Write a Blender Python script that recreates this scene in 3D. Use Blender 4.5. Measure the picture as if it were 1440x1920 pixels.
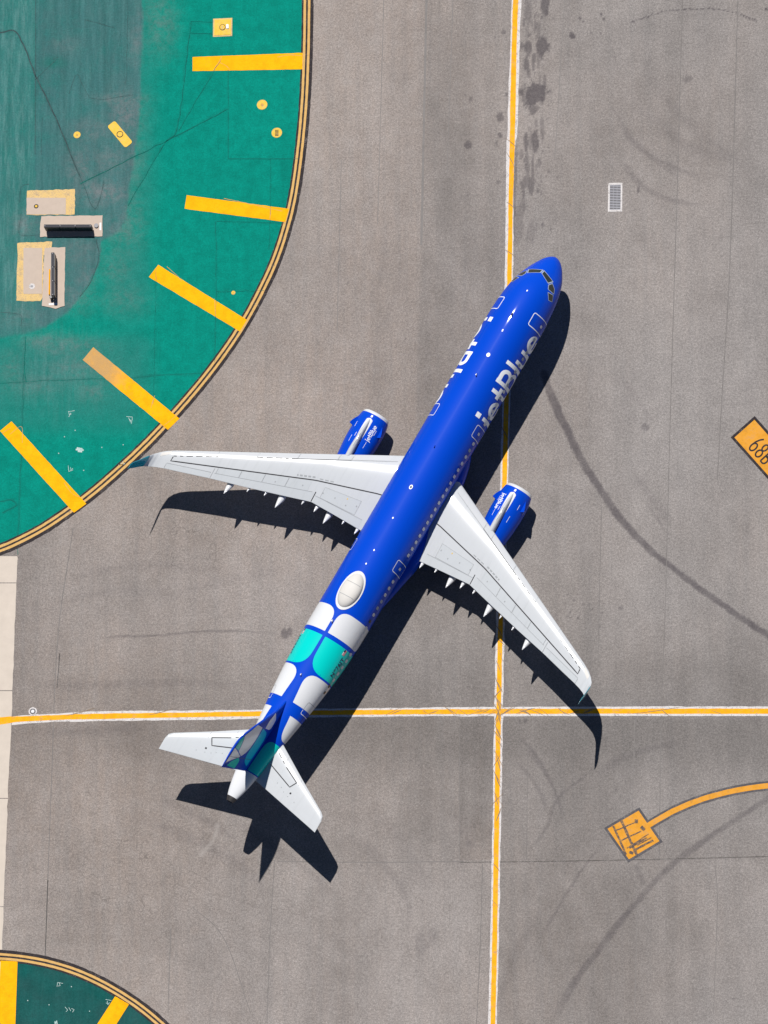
import bpy, bmesh, math, random
import numpy as np
from mathutils import Vector, Matrix

for o in list(bpy.data.objects): bpy.data.objects.remove(o, do_unlink=True)
scene = bpy.context.scene
COL = scene.collection
rad = math.radians
random.seed(7)
RNG = np.random.RandomState(11)

# ---------------------------------------------------------------- camera, sky, sun, exposure
HEAD = rad(60.0)                                  # heading of the parked airliner
CA = np.array([-20.7, 2.3, 0.0])                  # aircraft-frame point that is the world origin
CAM_A = np.array([-105.138294, -108.673594, 422.976898])
ROT = (0.2928621537, 0.1267419814, -1.0471015684 + HEAD)
FPX, PW, PH = 12000.0, 1440.0, 1920.0             # focal length in pixels of the 1440 x 1920 photograph

def rz(p, a):
    p = np.asarray(p, float); c, s = math.cos(a), math.sin(a)
    return np.stack([c*p[..., 0]-s*p[..., 1], s*p[..., 0]+c*p[..., 1], p[..., 2]], -1)
CAM = rz(CAM_A - CA, HEAD)
cd = bpy.data.cameras.new('camera'); cam = bpy.data.objects.new('camera', cd); COL.objects.link(cam)
cam.location = CAM; cam.rotation_euler = ROT
cd.sensor_fit = 'HORIZONTAL'; cd.sensor_width = 36; cd.lens = FPX/PW*36
cd.clip_start = 1; cd.clip_end = 6000
scene.camera = cam
RM = np.array(Matrix.Rotation(ROT[2], 3, 'Z') @ Matrix.Rotation(ROT[1], 3, 'Y') @ Matrix.Rotation(ROT[0], 3, 'X'))

SUN_A = np.array([0.348181, 0.283146, 1.0]); SUN_W = rz(SUN_A, HEAD); SUN_W = SUN_W/np.linalg.norm(SUN_W)
w = bpy.data.worlds.new('World'); scene.world = w; w.use_nodes = True
nt = w.node_tree; nt.nodes.clear()
sky = nt.nodes.new('ShaderNodeTexSky'); sky.sky_type = 'NISHITA'; sky.sun_disc = False
sky.sun_elevation = math.asin(SUN_W[2]); sky.sun_rotation = math.atan2(SUN_W[0], SUN_W[1])
sky.altitude = 60; sky.air_density = 0.7; sky.dust_density = 0.05; sky.ozone_density = 2.0
bg = nt.nodes.new('ShaderNodeBackground'); bg.inputs[1].default_value = 0.05
wo = nt.nodes.new('ShaderNodeOutputWorld')
nt.links.new(sky.outputs[0], bg.inputs[0]); nt.links.new(bg.outputs[0], wo.inputs[0])
sd = bpy.data.lights.new('sun', 'SUN'); sd.energy = 5.0; sd.angle = rad(0.53); sd.color = (1.0, 0.965, 0.92)
so = bpy.data.objects.new('sun', sd); COL.objects.link(so)
so.rotation_euler = Vector(SUN_W).to_track_quat('Z', 'Y').to_euler(); so.location = (0, 0, 60)
vs = scene.view_settings
vs.view_transform = 'Standard'; vs.look = 'None'; vs.gamma = 1; vs.exposure = 0.0; vs.use_curve_mapping = False

# ---------------------------------------------------------------- helpers
def G(px, py, z=0.0):
    """survey point: photograph pixel -> point of the ground plane (world metres)"""
    px = np.asarray(px, float); py = np.asarray(py, float)
    d = np.stack([(px-PW/2)/FPX, -(py-PH/2)/FPX, -np.ones_like(px)], -1) @ RM.T
    t = (z-CAM[2])/d[..., 2]
    return CAM + d*t[..., None]
def PIX(P):
    q = (np.asarray(P, float)-CAM) @ RM
    return PW/2+FPX*q[..., 0]/-q[..., 2], PH/2-FPX*q[..., 1]/-q[..., 2]

def mesh_obj(name, verts, faces, mat, parent=None, smooth=False, uv=None):
    me = bpy.data.meshes.new(name)
    me.from_pydata([tuple(map(float, v)) for v in verts], [], [tuple(map(int, f)) for f in faces])
    me.update()
    if mat is not None: me.materials.append(mat)
    if smooth:
        for p in me.polygons: p.use_smooth = True
    o = bpy.data.objects.new(name, me); COL.objects.link(o)
    if parent is not None: o.parent = parent
    return o
def grid_obj(name, X, Y, Z, mat, parent=None, attrs=None, smooth=False, closed_v=False):
    n, m = X.shape
    me = bpy.data.meshes.new(name)
    V = np.stack([X, Y, Z], -1).reshape(-1, 3).astype(np.float32)
    idx = np.arange(n*m).reshape(n, m)
    if closed_v: idx = np.concatenate([idx, idx[:, :1]], 1)
    F = np.stack([idx[:-1, :-1], idx[1:, :-1], idx[1:, 1:], idx[:-1, 1:]], -1).reshape(-1, 4)
    me.vertices.add(len(V)); me.vertices.foreach_set('co', V.ravel())
    me.loops.add(F.size); me.loops.foreach_set('vertex_index', F.ravel().astype(np.int32))
    me.polygons.add(len(F)); me.polygons.foreach_set('loop_start', (np.arange(len(F))*4).astype(np.int32))
    me.polygons.foreach_set('loop_total', np.full(len(F), 4, np.int32))
    if smooth: me.polygons.foreach_set('use_smooth', np.ones(len(F), bool))
    me.update(); me.validate()
    for k, a in (attrs or {}).items():
        at = me.attributes.new(k, 'FLOAT_COLOR', 'POINT')
        at.data.foreach_set('color', a.reshape(-1, 4).astype(np.float32).ravel())
    me.materials.append(mat)
    o = bpy.data.objects.new(name, me); COL.objects.link(o)
    if parent is not None: o.parent = parent
    return o
def tag(o, label=None, cat=None, group=None, kind=None):
    if label: o['label'] = label
    if cat: o['category'] = cat
    if group: o['group'] = group
    if kind: o['kind'] = kind
    return o
def empty(name, loc=(0, 0, 0), rotz=0):
    o = bpy.data.objects.new(name, None); COL.objects.link(o); o.location = tuple(map(float, loc)); o.rotation_euler = (0, 0, rotz)
    o.empty_display_size = 0.5
    return o
def box(name, x0, x1, y0, y1, z0, z1, mat, parent=None, bev=0.0):
    bm = bmesh.new(); bmesh.ops.create_cube(bm, size=1)
    for v in bm.verts:
        v.co = (x0+(v.co.x+.5)*(x1-x0), y0+(v.co.y+.5)*(y1-y0), z0+(v.co.z+.5)*(z1-z0))
    if bev: bmesh.ops.bevel(bm, geom=bm.edges[:], offset=bev, segments=2, affect='EDGES')
    me = bpy.data.meshes.new(name); bm.to_mesh(me); bm.free(); me.materials.append(mat)
    o = bpy.data.objects.new(name, me); COL.objects.link(o)
    if parent is not None: o.parent = parent
    return o
def pchip(xk, yk, x):
    xk = np.asarray(xk, float); yk = np.asarray(yk, float); x = np.asarray(x, float)
    h = np.diff(xk); d = np.diff(yk)/h; m = np.zeros_like(yk)
    for i in range(1, len(xk)-1):
        if d[i-1]*d[i] > 0:
            w1 = 2*h[i]+h[i-1]; w2 = h[i]+2*h[i-1]; m[i] = (w1+w2)/(w1/d[i-1]+w2/d[i])
    m[0] = d[0]; m[-1] = d[-1]
    i = np.clip(np.searchsorted(xk, x)-1, 0, len(h)-1); t = (x-xk[i])/h[i]
    t = np.clip(t, -0.2, 1.2)
    return (2*t**3-3*t**2+1)*yk[i]+(t**3-2*t**2+t)*h[i]*m[i]+(-2*t**3+3*t**2)*yk[i+1]+(t**3-t**2)*h[i]*m[i+1]
def smooth_poly(pts, step=6.0):
    """Catmull-Rom through points, resampled about every `step`"""
    P = np.asarray(pts, float)
    if len(P) == 2:
        n = max(2, int(np.hypot(*(P[1]-P[0]))/step)+1); t = np.linspace(0, 1, n)[:, None]; return P[0]*(1-t)+P[1]*t
    Q = np.vstack([2*P[0]-P[1], P, 2*P[-1]-P[-2]]); out = []
    for i in range(1, len(Q)-2):
        n = max(2, int(np.linalg.norm(Q[i+1]-Q[i])/step)+1)
        for t in np.linspace(0, 1, n, endpoint=False):
            out.append(.5*((2*Q[i])+(-Q[i-1]+Q[i+1])*t+(2*Q[i-1]-5*Q[i]+4*Q[i+1]-Q[i+2])*t*t+(-Q[i-1]+3*Q[i]-3*Q[i+1]+Q[i+2])*t**3))
    out.append(P[-1]); return np.array(out)
def vnoise(x, y, seed=0):
    """smooth 2-D value noise in -1..1"""
    r = np.random.RandomState(int(seed) % 100000).rand(256, 256)*2-1
    xi = np.floor(x).astype(int); yi = np.floor(y).astype(int); fx = x-xi; fy = y-yi
    fx = fx*fx*(3-2*fx); fy = fy*fy*(3-2*fy)
    a = r[xi % 256, yi % 256]; b = r[(xi+1) % 256, yi % 256]; c = r[xi % 256, (yi+1) % 256]; d = r[(xi+1) % 256, (yi+1) % 256]
    return (a*(1-fx)+b*fx)*(1-fy)+(c*(1-fx)+d*fx)*fy
def fbm(x, y, seed=0, oct=4):
    s = 0; a = 1; n = 0
    for k in range(oct): s = s+a*vnoise(x*2**k+17.3*k, y*2**k+5.1*k, seed+k); n += a; a *= .5
    return s/n
def sstep(a, b, x):
    t = np.clip((x-a)/(b-a), 0, 1); return t*t*(3-2*t)
def seg_dist(px, py, pts):
    """distance to a polyline and arc parameter 0..1"""
    pts = np.asarray(pts, float); L = np.r_[0, np.cumsum(np.hypot(*np.diff(pts, axis=0).T))]
    D = np.full(px.shape, 1e9); T = np.zeros(px.shape)
    for i in range(len(pts)-1):
        a, b = pts[i], pts[i+1]; ab = b-a; l2 = ab@ab+1e-9
        t = np.clip(((px-a[0])*ab[0]+(py-a[1])*ab[1])/l2, 0, 1)
        d = np.hypot(px-a[0]-t*ab[0], py-a[1]-t*ab[1]); k = d < D
        D[k] = d[k]; T[k] = ((L[i]+t*(L[i+1]-L[i]))/L[-1])[k]
    return D, T

# ---------------------------------------------------------------- materials
class NB:
    """little node builder"""
    def __init__(s, name, rough=.7, spec=.3, coat=0, metal=0):
        s.m = bpy.data.materials.new(name); s.m.use_nodes = True; s.t = s.m.node_tree
        s.p = s.t.nodes['Principled BSDF']; s.p.inputs['Roughness'].default_value = rough
        s.p.inputs['Specular IOR Level'].default_value = spec; s.p.inputs['Metallic'].default_value = metal
        s.p.inputs['Coat Weight'].default_value = coat; s.p.inputs['Coat Roughness'].default_value = .06
        s.co = s.t.nodes.new('ShaderNodeTexCoord').outputs['Object']
    def link(s, a, b): s.t.links.new(a, b)
    def val(s, sock, v):
        if isinstance(v, (int, float)): sock.default_value = v
        elif isinstance(v, (tuple, list)): sock.default_value = tuple(v)+((1,) if len(v) == 3 and len(sock.default_value) == 4 else ())
        else: s.link(v, sock)
    def mapping(s, scale=(1, 1, 1), rot=(0, 0, 0), loc=(0, 0, 0)):
        n = s.t.nodes.new('ShaderNodeMapping'); s.link(s.co, n.inputs[0]); n.inputs['Scale'].default_value = scale
        n.inputs['Rotation'].default_value = rot; n.inputs['Location'].default_value = loc; return n.outputs[0]
    def noise(s, scale, detail=4, rough=.6, vec=None, dist=0):
        n = s.t.nodes.new('ShaderNodeTexNoise'); s.link(vec or s.co, n.inputs['Vector'])
        n.inputs['Scale'].default_value = scale; n.inputs['Detail'].default_value = detail; n.inputs['Roughness'].default_value = rough
        n.inputs['Distortion'].default_value = dist; return n.outputs['Fac']
    def voro(s, scale, feature='DISTANCE_TO_EDGE', vec=None):
        n = s.t.nodes.new('ShaderNodeTexVoronoi'); n.feature = feature; s.link(vec or s.co, n.inputs['Vector']); n.inputs['Scale'].default_value = scale
        return n.outputs['Distance']
    def ramp(s, f, a, b, c0=0., c1=1.):
        n = s.t.nodes.new('ShaderNodeMapRange'); n.interpolation_type = 'SMOOTHSTEP'; s.link(f, n.inputs[0])
        n.inputs[1].default_value = a; n.inputs[2].default_value = b; n.inputs[3].default_value = c0; n.inputs[4].default_value = c1; return n.outputs[0]
    def math(s, op, a, b=0., clamp=False):
        n = s.t.nodes.new('ShaderNodeMath'); n.operation = op; n.use_clamp = clamp; s.val(n.inputs[0], a); s.val(n.inputs[1], b); return n.outputs[0]
    def mix(s, f, a, b, blend='MIX'):
        n = s.t.nodes.new('ShaderNodeMix'); n.data_type = 'RGBA'; n.blend_type = blend
        s.val(n.inputs[0], f); s.val(n.inputs[6], a); s.val(n.inputs[7], b); return n.outputs[2]
    def attr(s, name):
        n = s.t.nodes.new('ShaderNodeAttribute'); n.attribute_name = name
        sp = s.t.nodes.new('ShaderNodeSeparateColor'); s.link(n.outputs['Color'], sp.inputs[0])
        return sp.outputs[0], sp.outputs[1], sp.outputs[2]
    def bump(s, h, strength=.3, dist=.01):
        n = s.t.nodes.new('ShaderNodeBump'); s.link(h, n.inputs['Height']); n.inputs['Strength'].default_value = strength; n.inputs['Distance'].default_value = dist
        s.link(n.outputs[0], s.p.inputs['Normal'])
    def color(s, c): s.val(s.p.inputs['Base Color'], c); return s
    def done(s): return s.m
def scale_col(c, k): return tuple(x*k for x in c)

def plain(name, col, rough=.5, spec=.4, coat=0, metal=0, var=.08, scale=.8):
    b = NB(name, rough, spec, coat, metal)
    n = b.noise(scale, 5, .6); b.color(b.mix(n, scale_col(col, 1-var), scale_col(col, 1+var)))
    return b.done()

# asphalt: aged grey with speckle, worn tracks and cracks; masks painted per vertex say where the wear is
def m_asphalt():
    b = NB('aged_asphalt', .9, .06)
    dark, warm, crack = b.attr('wear'); tone, seam, pale = b.attr('tone')
    big = b.noise(.06, 4, .55); mid = b.noise(.9, 5, .65); fine = b.noise(9, 3, .7); grain = b.noise(26, 2, .6)
    streak = b.noise(1, 4, .6, b.mapping((2.2, .07, 1)))
    c = b.mix(big, (.210, .193, .185), (.255, .236, .226))
    c = b.mix(warm, c, (.262, .215, .186))
    c = b.mix(b.ramp(streak, .35, .7, 0, .3), c, (.185, .176, .173))
    c = b.mix(b.ramp(mid, .35, .72, 0, .3), c, (.285, .263, .251))
    c = b.mix(b.ramp(b.noise(3.2, 4, .7), .5, .75, 0, .18), c, (.17, .16, .157))
    g = b.math('MULTIPLY', b.ramp(fine, .3, .7, .80, 1.20), b.ramp(b.noise(5.2, 2, .6), .3, .7, .91, 1.09)); g2 = b.ramp(grain, .3, .72, .68, 1.32)
    c = b.mix(1, c, b.math('MULTIPLY', g, g2), 'MULTIPLY')
    # alligator cracking where the mask asks for it
    wv = b.t.nodes.new('ShaderNodeVectorMath'); wv.operation = 'ADD'
    nz = b.t.nodes.new('ShaderNodeTexNoise'); b.link(b.co, nz.inputs['Vector']); nz.inputs['Scale'].default_value = 1.6; nz.inputs['Detail'].default_value = 3
    sc = b.t.nodes.new('ShaderNodeVectorMath'); sc.operation = 'SCALE'; b.link(nz.outputs['Color'], sc.inputs[0]); sc.inputs['Scale'].default_value = .55
    b.link(b.co, wv.inputs[0]); b.link(sc.outputs[0], wv.inputs[1])
    e = b.voro(1.5, vec=wv.outputs[0]); ln = b.ramp(e, 0, .05, 1, 0)
    ln = b.math('MULTIPLY', ln, b.ramp(b.noise(.8, 3, .6), .42, .62))
    ln = b.math('MULTIPLY', ln, crack)
    c = b.mix(b.math('MULTIPLY', ln, .55), c, (.1, .088, .08))
    c = b.mix(1, c, b.ramp(tone, 0, 1, .6, 1.4), 'MULTIPLY')
    dn = b.math('MULTIPLY', dark, b.ramp(b.noise(5, 4, .7), .2, .62, .72, 1.0))
    c = b.mix(dn, c, (.064, .056, .063))
    c = b.mix(b.math('MULTIPLY', seam, b.ramp(b.noise(4, 3, .6), .3, .6, .5, 1)), c, (.07, .063, .06))
    c = b.mix(pale, c, (.36, .335, .315))
    b.color(c); b.bump(b.math('ADD', fine, grain), .25, .012)
    return b.done()
def m_green(name, clean, worn):
    b = NB(name, .85, .06)
    wr, grey, line = b.attr('wear'); pale, dk, _ = b.attr('tone')
    st = b.noise(1, 5, .65, b.mapping((1.9, .1, 1))); mid = b.noise(1.2, 5, .65); fine = b.noise(12, 3, .65)
    c = b.mix(b.ramp(mid, .3, .7), scale_col(clean, .86), scale_col(clean, 1.1))
    c = b.mix(b.ramp(st, .45, .75, 0, .35), c, scale_col(clean, .74))
    wcol = b.mix(b.ramp(st, .25, .75), scale_col(worn, .8), scale_col(worn, 1.18))
    wcol = b.mix(b.ramp(b.noise(.5, 5, .7), .45, .7, 0, .55), wcol, (.02, .135, .125))
    wm = b.math('ADD', wr, b.math('MULTIPLY', b.math('SUBTRACT', mid, .5), .5), True)
    wm = b.math('MULTIPLY', wm, b.ramp(wr, .02, .25))
    c = b.mix(wm, c, wcol)
    gm = b.math('MULTIPLY', grey, b.ramp(b.noise(1.6, 6, .75, dist=.3), .32, .66, .1, .95))
    c = b.mix(gm, c, (.165, .16, .172))
    pm = b.math('MULTIPLY', pale, b.ramp(b.noise(1, 6, .75, b.mapping((3.2, .35, 1))), .40, .75))
    c = b.mix(pm, c, (.2, .33, .33))
    c = b.mix(dk, c, scale_col(clean, .62))
    c = b.mix(b.math('MULTIPLY', line, .8), c, (.012, .055, .052))
    c = b.mix(1, c, b.math('MULTIPLY', b.ramp(fine, .3, .7, .86, 1.13), b.ramp(b.noise(5.5, 3, .6), .3, .7, .93, 1.07)), 'MULTIPLY')
    b.color(c); b.bump(fine, .15, .01)
    return b.done()
def m_paint(name, col, under, wear=.25, dirt=.2, scale=2.0, worn_at=None):
    """road paint: faded and chipped to what lies under it"""
    b = NB(name, .8, .08)
    n = b.noise(scale, 5, .7); f = b.noise(14, 4, .7); st = b.noise(1, 4, .6, b.mapping((3, 3, 1), (0, 0, .6)))
    c = b.mix(b.ramp(n, .3, .7), scale_col(col, .86), scale_col(col, 1.08))
    c = b.mix(b.ramp(st, .5, .75, 0, dirt), c, scale_col(under, .6))
    chip = b.ramp(b.math('ADD', b.math('MULTIPLY', f, .55), b.math('MULTIPLY', n, .45)), .60-wear*.25, .66-wear*.1)
    c = b.mix(chip if wear > .01 else 0., c, under)
    c = b.mix(b.ramp(b.noise(1, 3, .6, b.mapping((.4, 7, 1), (0, 0, .7))), .52, .72, 0, .22), c, scale_col(col, .78))
    if worn_at is not None:      # one end rubbed down to the grey below
        pt, r0, r1, wcol_ = worn_at
        dn = b.t.nodes.new('ShaderNodeVectorMath'); dn.operation = 'DISTANCE'; b.link(b.co, dn.inputs[0]); dn.inputs[1].default_value = pt
        k = b.math('ADD', b.ramp(dn.outputs['Value'], r0, r1, 1, 0), b.math('MULTIPLY', b.math('SUBTRACT', b.noise(1.8, 5, .7), .5), 1.2), True)
        k = b.math('MULTIPLY', k, b.ramp(dn.outputs['Value'], r1, r1*1.5, 1, 0))
        c = b.mix(b.math('MULTIPLY', k, .85), c, wcol_)
    c = b.mix(1, c, b.ramp(f, .3, .7, .93, 1.06), 'MULTIPLY')
    return b.color(c).done()
ASPH = (.2, .187, .18)
M_ASPH = m_asphalt()
M_GREEN = m_green('green_surface_paint', (.0008, .205, .157), (.042, .122, .126))
M_GREEN2 = m_green('dark_green_surface_paint', (.006, .082, .075), (.02, .062, .062))
M_CONC = plain('pale_concrete', (.53, .465, .40), .85, .2, var=.12, scale=1.5)
M_PAD = plain('sign_pad_concrete', (.47, .385, .32), .85, .2, var=.1, scale=2)
M_JOINT = plain('joint_filler', (.06, .055, .05), .9, .1)
M_YBAR = m_paint('bright_yellow_paint', (.88, .405, .003), (.6, .28, .02), .14, .2, 1.2)
M_YBAR4 = m_paint('half_worn_yellow_paint', (.88, .405, .003), (.6, .28, .02), .14, .2, 1.2, (tuple(G(178, 683)), .8, 3.2, (.42, .27, .13)))
M_YBARW = m_paint('worn_yellow_paint', (.62, .34, .075), (.33, .25, .18), .5, .45, 1.0)
M_YLINE = m_paint('taxi_line_yellow_paint', (.83, .385, .010), (.42, .25, .13), .32, .45, 1.6)
M_WLINE = m_paint('taxi_line_white_paint', (.66, .63, .62), (.27, .25, .24), .5, .35, 2.2)
M_TAN = m_paint('faded_yellow_line_paint', (.60, .37, .13), (.3, .2, .1), .25, .2, 1.5)
M_BLK = m_paint('black_line_paint', (.032, .027, .03), (.12, .105, .1), .3, .2, 1.5)
M_GRYB = m_paint('grey_border_paint', (.085, .082, .09), (.17, .16, .16), .4, .3, 1.5)
M_OVER = m_paint('painted_over_grey', (.10, .082, .08), (.4, .22, .07), .5, .5, 3)
M_ORANGE = m_paint('orange_sign_paint', (.66, .295, .03), (.5, .26, .09), .4, .4, 1.3)
M_CHALK = m_paint('white_spray_paint', (.5, .58, .56), (.2, .38, .35), .6, .3, 4)
M_PYEL = m_paint('flaking_yellow_pad_edge', (.72, .50, .20), (.40, .30, .19), .6, .4, 2.0)
M_FIXY = m_paint('yellow_fixture_paint', (.78, .5, .07), (.5, .36, .16), .35, .25, 3)
M_DIRT = plain('dark_grime', (.07, .055, .045), .8, .2)
M_STEEL = plain('galvanised_steel', (.22, .22, .24), .5, .3)
M_GRATE = plain('grate_bar_steel', (.36, .36, .40), .6, .2)
M_SBLACK = plain('sign_black_metal', (.012, .013, .018), .4, .5)
M_SGREY = plain('sign_top_grey_metal', (.05, .05, .06), .6, .1)

def paint_mat(name, col, rough=.28, coat=.6, var=.035, grime=.10):
    b = NB(name, .5, .05, coat); b.p.inputs['Coat Roughness'].default_value = rough
    n = b.noise(.5, 5, .6); st = b.noise(1, 4, .6, b.mapping((.25, 3.5, 3.5)))
    c = b.mix(n, scale_col(col, 1-var), scale_col(col, 1+var))
    c = b.mix(b.ramp(st, .5, .8, 0, grime), c, scale_col(col, .72))
    b.color(c); return b.done()
M_BLUE = paint_mat('royal_blue_aircraft_paint', (.0002, .055, .52), .08, .3)
M_WHITE = paint_mat('white_aircraft_paint', (.66, .67, .69), .12, .6)
M_WING = paint_mat('wing_grey_white_paint', (.50, .52, .54), .14, .45, .05, .3)
M_WINGA = paint_mat('flap_pale_grey_paint', (.475, .50, .52), .16, .4, .05, .3)
M_SLAT = paint_mat('slat_leading_edge_paint', (.52, .535, .555), .12, .7, .04)
M_TEAL = paint_mat('turquoise_livery_paint', (.0, .57, .52), .12, .5)
M_FINW = paint_mat('fin_white_raised_for_shade', (.84, .85, .88), .12, .5)  # livery white made lighter to brighten the fin's shaded face
M_MINT = paint_mat('fin_green_livery_paint', (.0, .66, .56), .12, .4)
M_TIPTEAL = paint_mat('winglet_teal_paint', (.0, .32, .42), .12, .5)
M_SHADEDTEAL = paint_mat('fin_teal_with_painted_shade', (.0, .50, .76), .12, .4)  # teal square turned mid-blue: shade and reflection painted into its colour
M_LETTER = paint_mat('white_lettering_film', (.86, .88, .92), .2, .3)
M_LINE = plain('panel_line_black', (.03, .03, .035), .6, .2)
M_GLINE = plain('panel_line_grey', (.31, .325, .34), .6, .2)
M_DOME = paint_mat('radome_cream_paint', (.60, .58, .55), .45, .2)
M_LIP = plain('polished_lip_metal', (.70, .71, .73), .35, .4, metal=.2)
M_DARKM = plain('burnt_exhaust_metal', (.07, .065, .065), .4, .5, metal=.6)
M_FANB = plain('fan_dark_metal', (.03, .03, .035), .4, .5, metal=.5)
M_GLASS = plain('cockpit_glass', (.022, .025, .02), .08, .6, coat=.3)
M_CABIN = plain('cabin_window_shade', (.66, .66, .72), .3, .5)
M_FRAME = plain('window_frame_grey', (.30, .36, .46), .4, .4)
M_TYRE = plain('tyre_rubber', (.02, .02, .02), .8, .2)
M_RED = plain('registration_flag_red', (.55, .03, .03), .5)
M_NAVY = plain('registration_navy', (.01, .02, .09), .5)

# ---------------------------------------------------------------- ground
def paint_ground():
    step = .092
    xs = np.arange(-31, 31.01, step); ys = np.arange(-42, 42.01, step)
    ext = np.array([40, 60, 100, 200, 500, 1200, 2500.])
    xs = np.r_[-ext[::-1]-5, xs, ext+5]; ys = np.r_[-ext[::-1]-15, ys, ext+15]
    X, Y = np.meshgrid(xs, ys, indexing='ij'); Z = np.zeros_like(X)
    px, py = PIX(np.stack([X, Y, Z], -1))
    jx = px+1.6*fbm(px*.05, py*.05, 3, 3)+1.1*vnoise(px*.3, py*.3, 5); jy = py+1.6*fbm(px*.05, py*.05, 9, 3)+1.1*vnoise(px*.3, py*.3, 6)
    dark = np.zeros_like(X); warm = np.zeros_like(X); crack = np.zeros_like(X); tone = np.full_like(X, .5); seam = np.zeros_like(X); pale = np.zeros_like(X)
    def local(pts, pad):
        pts = np.asarray(pts, float)
        return (px > pts[:, 0].min()-pad) & (px < pts[:, 0].max()+pad) & (py > pts[:, 1].min()-pad) & (py < pts[:, 1].max()+pad)
    def track(pts, wd, amt, arr=None, soft=.5, fade=(0, 0), wob=.3, breakup=.3, seed=1):
        arr = dark if arr is None else arr
        P = smooth_poly(pts, 14); k = local(P, wd*3+6)
        d, t = seg_dist(jx[k], jy[k], P)
        ww = wd*(1+wob*vnoise(t*9, t*0+seed, seed)); m = 1-sstep(ww*.5*(1-soft), ww*.5*(1+soft)+.8, d)
        if fade[0] > 0: m = m*sstep(0, fade[0], t)
        if fade[1] > 0: m = m*sstep(0, fade[1], 1-t)
        m = m*(1-breakup*(.5+.5*vnoise(px[k]*.09, py[k]*.09, seed+40)))
        arr[k] = np.maximum(arr[k], amt*m)
    def blob(cx, cy, rx, ry, amt, ang=0, arr=None, rag=.6, seed=2):
        arr = dark if arr is None else arr
        k = (np.abs(px-cx) < (rx+ry)*2+8) & (np.abs(py-cy) < (rx+ry)*2+8)
        dx, dy = px[k]-cx, py[k]-cy; c, s = math.cos(ang), math.sin(ang); u, v = (c*dx+s*dy)/rx, (-s*dx+c*dy)/ry
        r = np.hypot(u, v)+rag*fbm(px[k]*.13, py[k]*.07, seed, 4)+.15*vnoise(px[k]*.5, py[k]*.5, seed+1)
        arr[k] = np.maximum(arr[k], amt*(1-sstep(.75, 1.12, r)))
    # broad tones of the paving
    tone += .15*fbm(px*.006, py*.004, 21, 4)+.08*fbm(px*.025, py*.02, 27, 4)+.05*fbm(px*.09, py*.07, 28, 3)-.02
    sw = np.hypot(px-1500, py-260); tone += .03*vnoise(sw*.06, np.arctan2(py-260, px-1500)*6, 29)*sstep(1000, 1200, px)*(1-sstep(500, 700, py))
    sw = np.hypot(px-150, py-2300); tone += .035*vnoise(sw*.05, np.arctan2(py-2300, px-150)*5, 33)*sstep(1450, 1600, py)
    tone += .05*vnoise(px*.02, py*.0015, 22)+.035*vnoise(px*.05, py*.004, 23)
    tone -= .10*(1-sstep(40, 150, np.abs(py-1330)))*sstep(20, 120, px)
    tone -= .05*sstep(850, 1000, px)*sstep(900, 1250, py)
    tone += .04*(1-sstep(0, 200, np.abs(px-720)))*(1-sstep(250, 600, py))
    lane = np.interp(py, [-400, 0, 450, 1000], [812, 806, 791, 775])      # paving lanes of slightly different age
    tone += .055*(1-sstep(-5, 5, px-lane))*(1-sstep(700, 1000, py))-.03*sstep(-4, 4, px-lane)*(1-sstep(-6, 6, px-lane-140))*(1-sstep(600, 900, py))
    tone += .03*sstep(-3, 3, px-np.interp(py, [0, 500, 1240], [1280, 1266, 1245]))*(1-sstep(1200, 1300, py))-.03*sstep(-3, 3, px-np.interp(py, [0, 900], [1378, 1345]))*(1-sstep(800, 950, py))
    tone -= .07*sstep(1344, 1352, py)*(1-sstep(1380, 1520, py))+.03*sstep(930, 936, px)*sstep(1344, 1352, py)
    tone += .04*sstep(1612, 1618, py)*sstep(500, 520, px)
    tone += .06*(1-sstep(350, 600, px))*sstep(1550, 1750, py)
    warm[:] = .22*(1-sstep(-5, 5, px-lane))*(1-sstep(900, 1100, py))+np.clip(.28+.3*fbm(px*.004, py*.004, 31, 4)-.18*sstep(900, 1250, px)+.2*(1-sstep(200, 500, px))*sstep(1000, 1400, py)+.12*(1-sstep(600, 900, px)), 0, 1)
    crack[:] = np.clip(.18+.4*fbm(px*.006, py*.006, 41, 3), 0, 1)
    crack += .8*np.exp(-(((px-250)/220)**2+((py-1640)/170)**2))+.6*np.exp(-(((px-380)/150)**2+((py-1010)/80)**2))+.4*np.exp(-(((px-730)/200)**2+((py-1720)/200)**2))
    crack *= (1-.7*sstep(950, 1100, px)); crack = np.clip(crack, 0, 1)
    # rubber laid down by turning wheels
    track([(1020, 700), (1036, 748), (1062, 803), (1090, 862), (1130, 925), (1167, 977), (1207, 1020), (1255, 1060), (1302, 1096), (1350, 1130), (1400, 1165), (1460, 1203), (1520, 1240)], 12.5, .8, soft=.25, wob=.25, breakup=.3, seed=3)
    track([(1500, 1455), (1440, 1497), (1390, 1530), (1340, 1562), (1290, 1598), (1240, 1640), (1195, 1690), (1150, 1745), (1120, 1785), (1085, 1830), (1050, 1890), (1025, 1950)], 12, .55, soft=.5, fade=(0, .2), wob=.4, breakup=.5, seed=4)
    blob(1105, 1803, 13, 7, .4, -.9, seed=8)
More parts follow.
